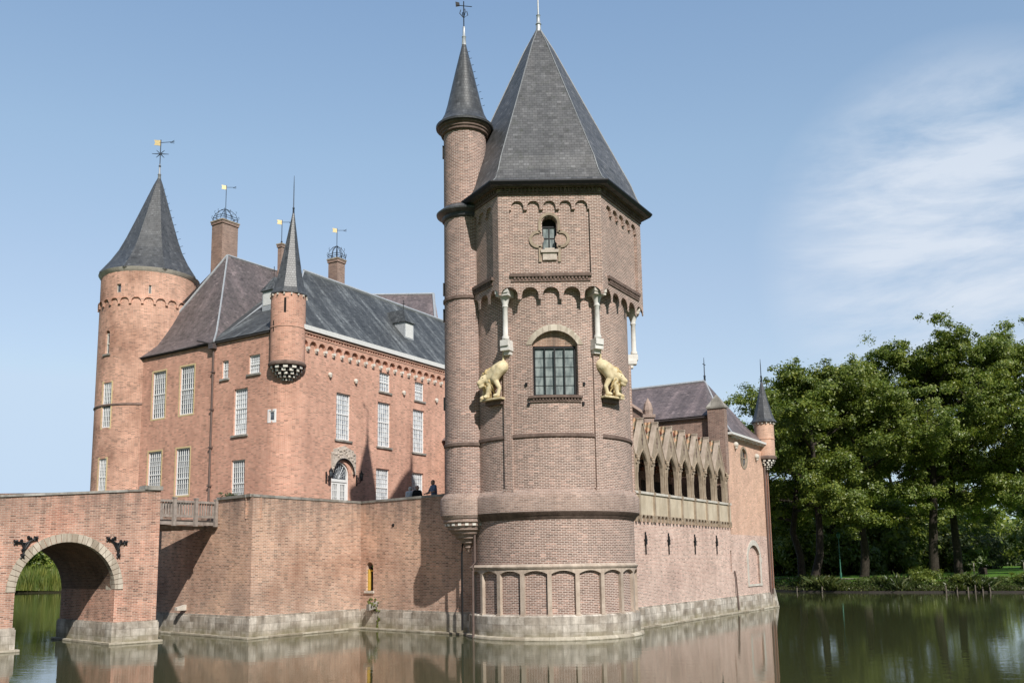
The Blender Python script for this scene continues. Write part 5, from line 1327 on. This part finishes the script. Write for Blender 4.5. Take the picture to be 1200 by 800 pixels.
class LeafMB:
    def __init__(s): s.v = []; s.f = []
    def add4(s, a, b, c, d): i = len(s.v); s.v += [a, b, c, d]; s.f.append((i, i + 1, i + 2, i + 3))
    def add3(s, a, b, c): i = len(s.v); s.v += [a, b, c]; s.f.append((i, i + 1, i + 2))
    def build(s, name, m, parent=None):
        me = bpy.data.meshes.new(name); me.from_pydata(s.v, [], s.f); me.materials.append(m)
        o = bpy.data.objects.new(name, me); COL.objects.link(o); o.parent = parent; return o
def make_tree(seed, H, base, spread, tr, m, nl=10, leaf=.155, dens=380, lean=0, name='oak_tree'):
    """tapered trunk, limbs, boughs; leaf clumps around the bough ends with gaps between"""
    rnd = random.Random(seed)
    tb = MB(); lf = LeafMB()
    root = thing(name, '', 'tree', (0, 0, 0))
    tp = []; x = y = 0
    for k in range(9):
        f = k / 8; tp.append(Vector((x, y, H * .86 * f))); x += rnd.gauss(lean, .28); y += rnd.gauss(0, .28)
    tb.tube([tp[0] - Vector((0, 0, .3)), tp[0] + Vector((0, 0, .35))], tr * 1.45, 10, tr * 1.05)
    tb.tube(tp, tr * 1.05, 10, tr * .18)
    def at(z):
        f = max(0, min(7.999, z / (H * .86) * 8)); k = int(f); return tp[k].lerp(tp[k + 1], f - k)
    clumps = []
    for i in range(nl):
        f = (i + .5) / nl; z = base + (H * .84 - base) * f * .92
        ang = i * 2.4 + rnd.uniform(-.5, .5); p = at(z)
        env = sin(pi * (0.16 + .80 * f)) ** .7
        ln = spread * env * rnd.uniform(.8, 1.12); rise = -.02 + .8 * f
        d = Vector((cos(ang), sin(ang), rise)).normalized()
        pts = [p]; q = p.copy()
        for k in range(5):
            d = (d + Vector((rnd.gauss(0, .16), rnd.gauss(0, .16), rnd.gauss(.02, .13)))).normalized(); q = q + d * ln / 5; pts.append(q.copy())
        r0 = tr * (.5 - .28 * f); tb.tube(pts, r0, 6, r0 * .2)
        for k in range(1, 6):
            for s in range(3 if k > 1 else 2):
                a2 = rnd.uniform(0, 2 * pi); dd = (d + Vector((cos(a2), sin(a2), rnd.uniform(-.35, .7))) * 1.05).normalized()
                l2 = ln * rnd.uniform(.16, .36); e = pts[k] + dd * l2; mid = pts[k].lerp(e, .5) + Vector((0, 0, rnd.uniform(-.1, .25)))
                tb.tube([pts[k], mid, e], r0 * .28, 4, r0 * .08)
                clumps.append((e, rnd.uniform(.6, 1.3)))
            if k > 2: clumps.append((pts[k], rnd.uniform(.6, 1.0)))
        clumps.append((pts[-1], rnd.uniform(.8, 1.4)))
    for k in range(12):
        a = rnd.uniform(0, 2 * pi); e = at(H * .84) + Vector((cos(a) * spread * .25, sin(a) * spread * .25, rnd.uniform(-.03, .06) * H))
        tb.tube([at(H * .78), e], tr * .12, 4, .03); clumps.append((e, rnd.uniform(.8, 1.5)))
    for c, r in clumps: leaf_cloud(lf, rnd, c, r, int(dens * r * r), leaf, .68)
    tb.build('trunk', M['bark'], root, 50); lf.build('crown', M[m], root)
    return root
def place(proto, used, x, y, z, rz, s, label, group):
    o = proto if proto.name not in used else copy_tree(proto)
    used.add(proto.name)
    o.location = (x, y, z); o.rotation_euler = (0, 0, rz); o.scale = (s, s, s); o['label'] = label; o['group'] = group
    return o
used = set()
T_a = make_tree(11, 27.5, 8.2, 9.5, .50, 'leaf_a', 15)
T_b = make_tree(23, 25, 6.6, 9.0, .47, 'leaf_b', 14, lean=.05)
T_c = make_tree(37, 28.5, 8.6, 10.5, .54, 'leaf_a', 16, lean=-.05)
T_d = make_tree(41, 22, 5.4, 8.0, .38, 'leaf_b', 13)
def W(px, Y): return (px - 600) / 1120 * Y
gB = 'old oaks on the far bank'
front = [(T_b, 946, 101, .96, .3, 'thick dark trunk standing closest to the chapel corner, nearest the water'),
         (T_d, 932, 107, 1.08, 1.9, 'slim leaning oak just left of the thick dark trunk near the chapel'),
         (T_a, 1004, 108, .96, 2.5, 'oak with the lone straight trunk between the green pole and the middle of the bank'),
         (T_c, 1085, 108, 1.0, .9, 'tallest oak on the bank, its broad trunk in the middle of the tree row'),
         (T_a, 1113, 110, .95, 4.4, 'oak with a slightly leaning trunk just right of the tallest oak'),
         (T_c, 1203, 104, 1.02, 3.6, 'oak at the right edge of the photo, its trunk cut by the frame')]
for t, px, Y, s, rz, lab in front: place(t, used, W(px, Y), Y, 1.1, rz, s, lab, gB)
gw = 'trees of the wood behind the bank'
back = [(T_d, 895, 128, 1.0, 'dark tree rising behind the slate corner turret'), (T_b, 965, 132, 1.05, 'dark green tree filling the gap left of the lone straight trunk'), (T_d, 1040, 136, 1.1, 'dark tree behind the gap left of the tallest oak'),
        (T_b, 1106, 168, 1.05, 'dark tree far back, left of the sunlit strip of meadow'), (T_d, 1235, 140, 1.1, 'dark tree behind the oak at the right edge'), (T_c, 1290, 118, 1.0, 'oak with its crown reaching in from beyond the right edge'),
        (T_a, 870, 150, .9, 'tree behind the chapel roof, barely showing beside it')]
for t, px, Y, s, lab in back: place(t, used, W(px, Y), Y, 1.2, random.uniform(0, 6), s, lab, gw)
gl_ = 'distant trees beyond the bridge'
for px, Y, s, lab in ((4, 165, .72, 'distant tree top showing over the bridge at the left edge'), (30, 172, .74, 'distant tree right of the one at the left edge, over the bridge'), (85, 190, .55, 'distant tree seen through the top of the bridge arch, right side'), (58, 185, .6, 'distant tree seen through the bridge arch, left side')):
    place(T_d, used, W(px, Y), Y, 1.3, random.uniform(0, 6), s, lab, gl_)
def make_shrub(seed, r, h, m, n=16, leaf=.2, dens=150):
    rnd = random.Random(seed); root = thing('shrub', '', 'shrub', (0, 0, 0)); lf = LeafMB(); tb = MB()
    for k in range(n):
        a = rnd.uniform(0, 2 * pi); d = r * sqrt(rnd.random()) * .8; z = h * (.18 + .72 * rnd.random() * (1 - .55 * d / r))
        c = Vector((cos(a) * d, sin(a) * d, z)); tb.tube([(c.x * .2, c.y * .2, 0), (c.x * .6, c.y * .6, z * .6), c], .05, 4, .015)
        leaf_cloud(lf, rnd, c, rnd.uniform(.32, .5) * r, int(dens * .16 * r * r + 60), leaf, .8)
    tb.build('stem', M['bark'], root); lf.build('foliage', M[m], root); return root
S_a = make_shrub(3, 3.2, 5.2, 'leaf_b', 20, .22, 170); S_b = make_shrub(5, 2.6, 4.0, 'leaf_c', 18, .2, 190); S_c = make_shrub(9, 3.0, 3.8, 'leaf_d', 18, .2, 170)
gs = 'shrubs under the trees on the far bank'
shr = [(S_a, 905, 124, 1.3, 'dark shrub at the foot of the wood next to the chapel corner'), (S_b, 962, 124, 1.25, 'bright green shrub left of the green pole'), (S_b, 985, 122, 1.5, 'large light green shrub right of the green pole'), (S_a, 1015, 130, 1.6, 'dark shrub behind the lone straight trunk'),
       (S_b, 1040, 126, 1.25, 'light green shrub spilling right of the lone straight trunk'), (S_a, 1066, 134, 1.5, 'dark shrub behind the gap left of the tallest oak'), (S_c, 1100, 132, 1.5, 'grey-green shrub between the two middle trunks'), (S_c, 1128, 150, 1.5, 'grey-green shrub right of the leaning trunk'),
       (S_b, 1118, 130, 1.1, 'small light shrub right behind the leaning trunk'), (S_c, 1160, 182, 1.6, 'grey-green shrub behind the sunlit meadow, left'), (S_c, 1195, 182, 1.7, 'grey-green shrub behind the sunlit meadow, right'), (S_a, 1225, 150, 1.6, 'dark shrub at the right edge behind the last trunk'), (S_a, 935, 135, 1.7, 'dark shrub behind the pair of trunks near the chapel'),
       (S_a, 1085, 165, 2.0, 'dark shrub far behind the tallest oak'), (S_a, 1180, 200, 2.2, 'dark shrub closing the view beyond the meadow'), (S_a, 1240, 195, 2.2, 'dark shrub closing the view right of the meadow'), (S_a, 1130, 205, 2.2, 'dark shrub closing the view left of the meadow'), (S_a, 980, 150, 2.2, 'dark shrub filling the wood behind the green pole'), (S_a, 1035, 160, 2.2, 'dark shrub deep in the wood left of the tallest oak'), (S_a, 900, 150, 2.2, 'dark shrub deep in the wood by the chapel')]
for t, px, Y, s, lab in shr: place(t, used, W(px, Y), Y, 1.2, random.uniform(0, 6), s, lab, gs)
gbk = 'low weeds and bushes on the slope of the bank'
for px, dy, s, lab in ((960, 2.2, .2, 'low bush on the bank slope left of the green pole'), (1003, 1.6, .22, 'low bush on the bank slope below the lone straight trunk'), (1046, 1.8, .2, 'low bush on the bank slope between the lone trunk and the tallest oak'), (1074, 2.6, .36, 'taller dark bush on the bank at the foot of the tallest oak'), (1118, 1.5, .26, 'low bush on the bank slope behind the cluster of stakes'), (1163, 2.0, .24, 'low bush on the bank slope below the sunlit meadow'), (1188, 1.6, .28, 'low bush on the bank slope near the right edge')):
    by = min((abs(a[0] + (b_[0] - a[0]) * t / 40 - W(px, a[1] + (b_[1] - a[1]) * t / 40)), a[1] + (b_[1] - a[1]) * t / 40) for a, b_ in zip(bank, bank[1:]) for t in range(41))[1]
    place(S_b if s < .25 else S_a, used, W(px, by + dy), by + dy, .55, px * .37, s, lab, gbk)
gsl = 'shrubs seen through the bridge arch'
for i, (px, Y, s, lab) in enumerate(((14, 168, 1.3, 'dark shrub behind the reeds at the left of the arch'), (40, 172, 1.4, 'dark shrub behind the reeds in the middle of the arch'), (66, 170, 1.3, 'dark shrub behind the reeds at the right of the arch'))):
    place(S_a, used, W(px, Y), Y, 1.2, i * 1.3, s, lab, gsl)
# reeds and bank grass: uncountable
rnd = random.Random(77); lf = LeafMB()
for k in range(14000):
    x = rnd.uniform(-96, -58); y = 147 + (-72 - x) * .11 + rnd.random() ** 1.5 * 13 - .1; h = rnd.uniform(1.2, 3.0) * (.75 + .5 * sin(x * .7) ** 2); a = rnd.uniform(0, 2 * pi); w = rnd.uniform(.04, .1)
    dx, dy = cos(a) * w, sin(a) * w; lx, ly = rnd.gauss(0, .35) * h * .4, rnd.gauss(0, .35) * h * .4; z = .3 + min(1, (y - 147) / 3) * .6
    p = Vector((x, y, z)); lf.add4(p - Vector((dx, dy, 0)), p + Vector((dx, dy, 0)), p + Vector((lx * .5 + dx * .8, ly * .5 + dy * .8, h * .6)), p + Vector((lx, ly, h)))
o = lf.build('reeds', M['reed']); o['kind'] = 'stuff'; tag(o, 'tall yellow-green reeds along the far water edge seen through the arch', 'reeds')
lf = LeafMB(); rnd = random.Random(5)
for k in range(22000):
    i = rnd.choice([7, 8, 8, 9, 9, 9, 10, 10, 10, 10, 11, 11, 11]); p0_, n0 = boff(i); p1_, n1_ = boff(i + 1); t = rnd.random(); p = p0_.lerp(p1_, t); n = n0.lerp(n1_, t)
    o_ = rnd.random() ** 1.3 * 4.4; q = p + n * o_; z = (.14 + .61 * o_ / 1.2) if o_ < 1.2 else (.75 + .4 * (min(o_, 2.6) - 1.2) / 1.4)
    h = rnd.uniform(.12, .55) * (1.2 if o_ < 2 else .6) * (.25 + 1.9 * (sin(q.x * 1.9 + q.y) * sin(q.x * .53 + 1)) ** 2); a = rnd.uniform(0, 2 * pi); w = rnd.uniform(.03, .09); dx, dy = cos(a) * w, sin(a) * w
    lx, ly = rnd.gauss(0, .5) * h, rnd.gauss(-.3, .5) * h; b_ = Vector((q.x, q.y, z)); lf.add4(b_ - Vector((dx, dy, 0)), b_ + Vector((dx, dy, 0)), b_ + Vector((lx * .6 + dx, ly * .6 + dy, h * .7)), b_ + Vector((lx, ly, h * .9)))
o = lf.build('bank_grass', M['grass']); o['kind'] = 'stuff'; tag(o, 'rough grass and weeds covering the slope of the far bank', 'grass')
lf = LeafMB(); rnd = random.Random(21)
for k in range(46):
    x, y = (rnd.gauss(14.4, .7), rnd.gauss(27.2, .8)) if k < 30 else (rnd.gauss(-7.3, .8), rnd.gauss(49.9, .5))
    a = rnd.uniform(0, 2 * pi); q = rnd.uniform(.03, .07); dx, dy = cos(a) * q, sin(a) * q
    lf.add4(Vector((x - dx, y - dy, .006)), Vector((x + dy * .5, y - dx * .5, .009)), Vector((x + dx, y + dy, .012)), Vector((x - dy * .5, y + dx * .5, .008)))
o = lf.build('floating_leaves', M['reed']); o['kind'] = 'stuff'; tag(o, 'scattered leaves floating on the moat', 'leaves')
# far wood closing the horizon: one mass nobody could count
lf = LeafMB(); rnd = random.Random(9)
for k in range(260):
    x = rnd.uniform(-330, 330); y = rnd.uniform(235, 290); hgt = rnd.uniform(7, 13) if x < 15 else rnd.uniform(15, 22)
    if -150 < x < 15: hgt *= .55
    leaf_cloud(lf, rnd, (x, y, hgt * .55), hgt * .62, 120, 1.0, .85)
o = lf.build('far_wood', M['leaf_b']); o['kind'] = 'stuff'; tag(o, 'low distant belt of woodland along the horizon', 'wood')

# weeds on the masonry
def weed(p, n, s, label):
    rnd = random.Random(int(p[0] * 100)); lf = LeafMB()
    for k in range(n): leaf_cloud(lf, rnd, Vector((rnd.gauss(0, s * .6), rnd.gauss(0, s * .3), rnd.uniform(.02, s * .5))), s * .45, 14, .06, .7)
    o = lf.build('weed_plant', M['leaf_d']); o.location = p; tag(o, label, 'plant', 'weeds growing on the masonry'); return o
weed(Fb(6.6, ZT + .13, -.3), 16, .35, 'grey-green weed growing on the bastion coping right of the footbridge')
weed(Fb(4.9, 5.62, -.8), 14, .4, 'pale weed growing behind the footbridge railing at its right end')

# posts along the bank
gp = 'stakes along the bank edge'
p0s = None; rnd = random.Random(4)
for i, px in enumerate((925, 953, 1096, 1108, 1119, 1131, 1137, 1146)):
    # nearest point of the edging under that bearing
    best = min(((abs((a[0] + (b_[0] - a[0]) * t / 40) - W(px, a[1] + (b_[1] - a[1]) * t / 40)), a[0] + (b_[0] - a[0]) * t / 40, a[1] + (b_[1] - a[1]) * t / 40) for a, b_ in zip(bank, bank[1:]) for t in range(41)))
    if p0s is None:
        mb = MB(); mb.lathe((0, 0), [(.06, -.6), (.055, .5), (.02, .55), (0, .55)], 7); p0s = mb.build('stake', M['stake'], None, 40); o = p0s
    else: o = p0s.copy(); COL.objects.link(o)
    o.location = (best[1], best[2] - .2, 0); o.rotation_euler = (rnd.gauss(0, .06), rnd.gauss(0, .06), 0); o.scale = (1, 1, .8 + rnd.random() * .6)
    tag(o, ('weathered stake at the water edge left of the green pole' if i < 2 else 'weathered stake in the cluster at the water edge below the two middle trunks'), 'stake', gp + (' near the chapel' if i < 2 else ' below the middle oaks'))
c = (W(977, 103.0), 103.0)
lp = thing('lamp_post', 'thin green metal lamp post on the bank right of the thick trunk', 'lamp post', (c[0], c[1], 1.17))
gm_ = plain('green_paint', (.02, .12, .075), .45)
mb = MB(); mb.lathe(c, [(.11, 1.15), (.11, 1.75), (.06, 1.85), (.05, 5.4)], 10); mb.build('pole', gm_, lp, 40)
mb = MB(); mb.lathe(c, [(.05, 5.38), (.16, 5.45), (.2, 5.8), (.26, 5.85), (.1, 6.05), (0, 6.1)], 10); mb.build('lamp_head', gm_, lp, 40)
mb = MB(); mb.lathe((0, 0), [(.55, -.1), (.5, .1), (.46, .75), (.38, .8), (0, .82)], 12); o = mb.build('tree_stump', M['bark'], None, 40); o.location = (W(1141, 112), 112, 1.15); tag(o, 'dark tree stump on the bank in front of the sunlit meadow', 'stump')
fp = None
for i, (px, lab) in enumerate(((1131, 'thin wooden post left of the dark stump'), (1189, 'thin wooden post right of the sunlit meadow'))):
    if fp is None:
        mb = MB(); mb.lathe((0, 0), [(.07, -.2), (.065, 1.35), (.03, 1.4), (0, 1.4)], 8); fp = mb.build('wooden_post', M['timber'], None, 40); o = fp
    else: o = fp.copy(); COL.objects.link(o)
    o.location = (W(px, 110), 110, 1.15); tag(o, lab, 'post', 'thin posts by the meadow')

# ------------------------------------------------------------------ light, sky, camera
SUN_AZ, SUN_EL = radians(158.8), radians(39.2)
sdir = Vector((sin(SUN_AZ) * cos(SUN_EL), cos(SUN_AZ) * cos(SUN_EL), sin(SUN_EL)))
sl = bpy.data.lights.new('sun', 'SUN'); sl.energy = 5.0; sl.angle = radians(.53); sl.color = (1, .955, .89)
so = bpy.data.objects.new('sun', sl); COL.objects.link(so); so.rotation_euler = (-sdir).to_track_quat('-Z', 'Y').to_euler(); so.location = (30, -60, 60)
wd = bpy.data.worlds.new('World'); scene.world = wd; wd.use_nodes = True; nt = wd.node_tree; L = nt.links
bg = nt.nodes['Background']
sky = N(nt, 'ShaderNodeTexSky', sky_type='NISHITA', sun_disc=False, sun_elevation=SUN_EL, sun_rotation=SUN_AZ, air_density=1.0, dust_density=.4, ozone_density=1.0, altitude=0)
tc = N(nt, 'ShaderNodeTexCoord').outputs['Generated']
cd = Vector((.43, .858, .285)).normalized()
# cirrus: stretched noise, strongest towards the right of the castle
mp = mapping(nt, tc, (1.5, 1.5, 5.5), rot=(radians(8), radians(-24), 0))
wn = noise(nt, mp, 1.3, 3, .5, 1)
dv = N(nt, 'ShaderNodeVectorMath', operation='MULTIPLY_ADD'); L.new(wn, dv.inputs[0]); dv.inputs[1].default_value = (.55, .55, .35); L.new(mp, dv.inputs[2])
# the clear sky: compress its huge brightness range the way the camera's tone curve does, and tint it
def vm(op, a, b=None):
    n = N(nt, 'ShaderNodeVectorMath', operation=op); L.new(a, n.inputs[0])
    if b is not None: n.inputs[1].default_value = b
    return n.outputs[0]
g0 = N(nt, 'ShaderNodeGamma', inp={1: .65}); L.new(vm('MULTIPLY', sky.outputs[0], (.1, .1, .1)), g0.inputs[0])
sz = N(nt, 'ShaderNodeSeparateXYZ'); L.new(tc, sz.inputs[0])
tint = ramp(nt, sz.outputs[2], [(0, (.67, .655, .667)), (.28, (.77, .78, .805)), (.40, (.76, .83, .86)), (.56, (.665, .78, .88))])
tn = N(nt, 'ShaderNodeVectorMath', operation='MULTIPLY'); L.new(g0.outputs[0], tn.inputs[0]); L.new(tint, tn.inputs[1])
clear = vm('MULTIPLY', vm('MINIMUM', tn.outputs[0], (.38, .48, .60)), (15, 15, 15))
south = N(nt, 'ShaderNodeMapRange', interpolation_type='SMOOTHSTEP', inp={1: -.35, 2: .2, 3: .38, 4: 1.0}); L.new(sz.outputs[1], south.inputs[0])  # unseen sun-side sky dimmed on purpose to weaken the fill in shadows
sv = N(nt, 'ShaderNodeVectorMath', operation='SCALE'); L.new(clear, sv.inputs[0]); L.new(south.outputs[0], sv.inputs['Scale']); clear = sv.outputs[0]
cn = ramp(nt, noise(nt, dv.outputs[0], 2.9, 11, .62), [(.36, 0.0), (.60, 1.0)])
dp = N(nt, 'ShaderNodeVectorMath', operation='DOT_PRODUCT'); L.new(tc, dp.inputs[0]); dp.inputs[1].default_value = cd
mk = ramp(nt, dp.outputs['Value'], [(.982, .0), (.997, 1.0)])
fac = mul(nt, mul(nt, cn, mk), .85)
col = mix(nt, clear, (7.5, 8.15, 9.1), fac)
L.new(col, bg.inputs[0]); bg.inputs[1].default_value = .10

cam = bpy.data.cameras.new('camera'); co = bpy.data.objects.new('camera', cam); COL.objects.link(co); scene.camera = co
f_, tp_, roll = 1120., .155, .0155
pch = math.atan(tp_); Fv = Vector((0, cos(pch), sin(pch))); U0 = Vector((0, -sin(pch), cos(pch))); R0 = Vector((1, 0, 0))
Rv = R0 * cos(roll) - U0 * sin(roll); Uv = R0 * sin(roll) + U0 * cos(roll)
m3 = Matrix((Rv, Uv, -Fv)).transposed(); co.matrix_world = Matrix.Translation((0, 0, 3.3)) @ m3.to_4x4()
cam.sensor_width = 36; cam.lens = f_ / 1200 * 36; cam.shift_y = 86 / 1200; cam.clip_end = 6000; cam.clip_start = .1
scene.view_settings.view_transform = 'Standard'; scene.view_settings.look = 'None'; scene.view_settings.exposure = 0
scene.render.engine = 'CYCLES'
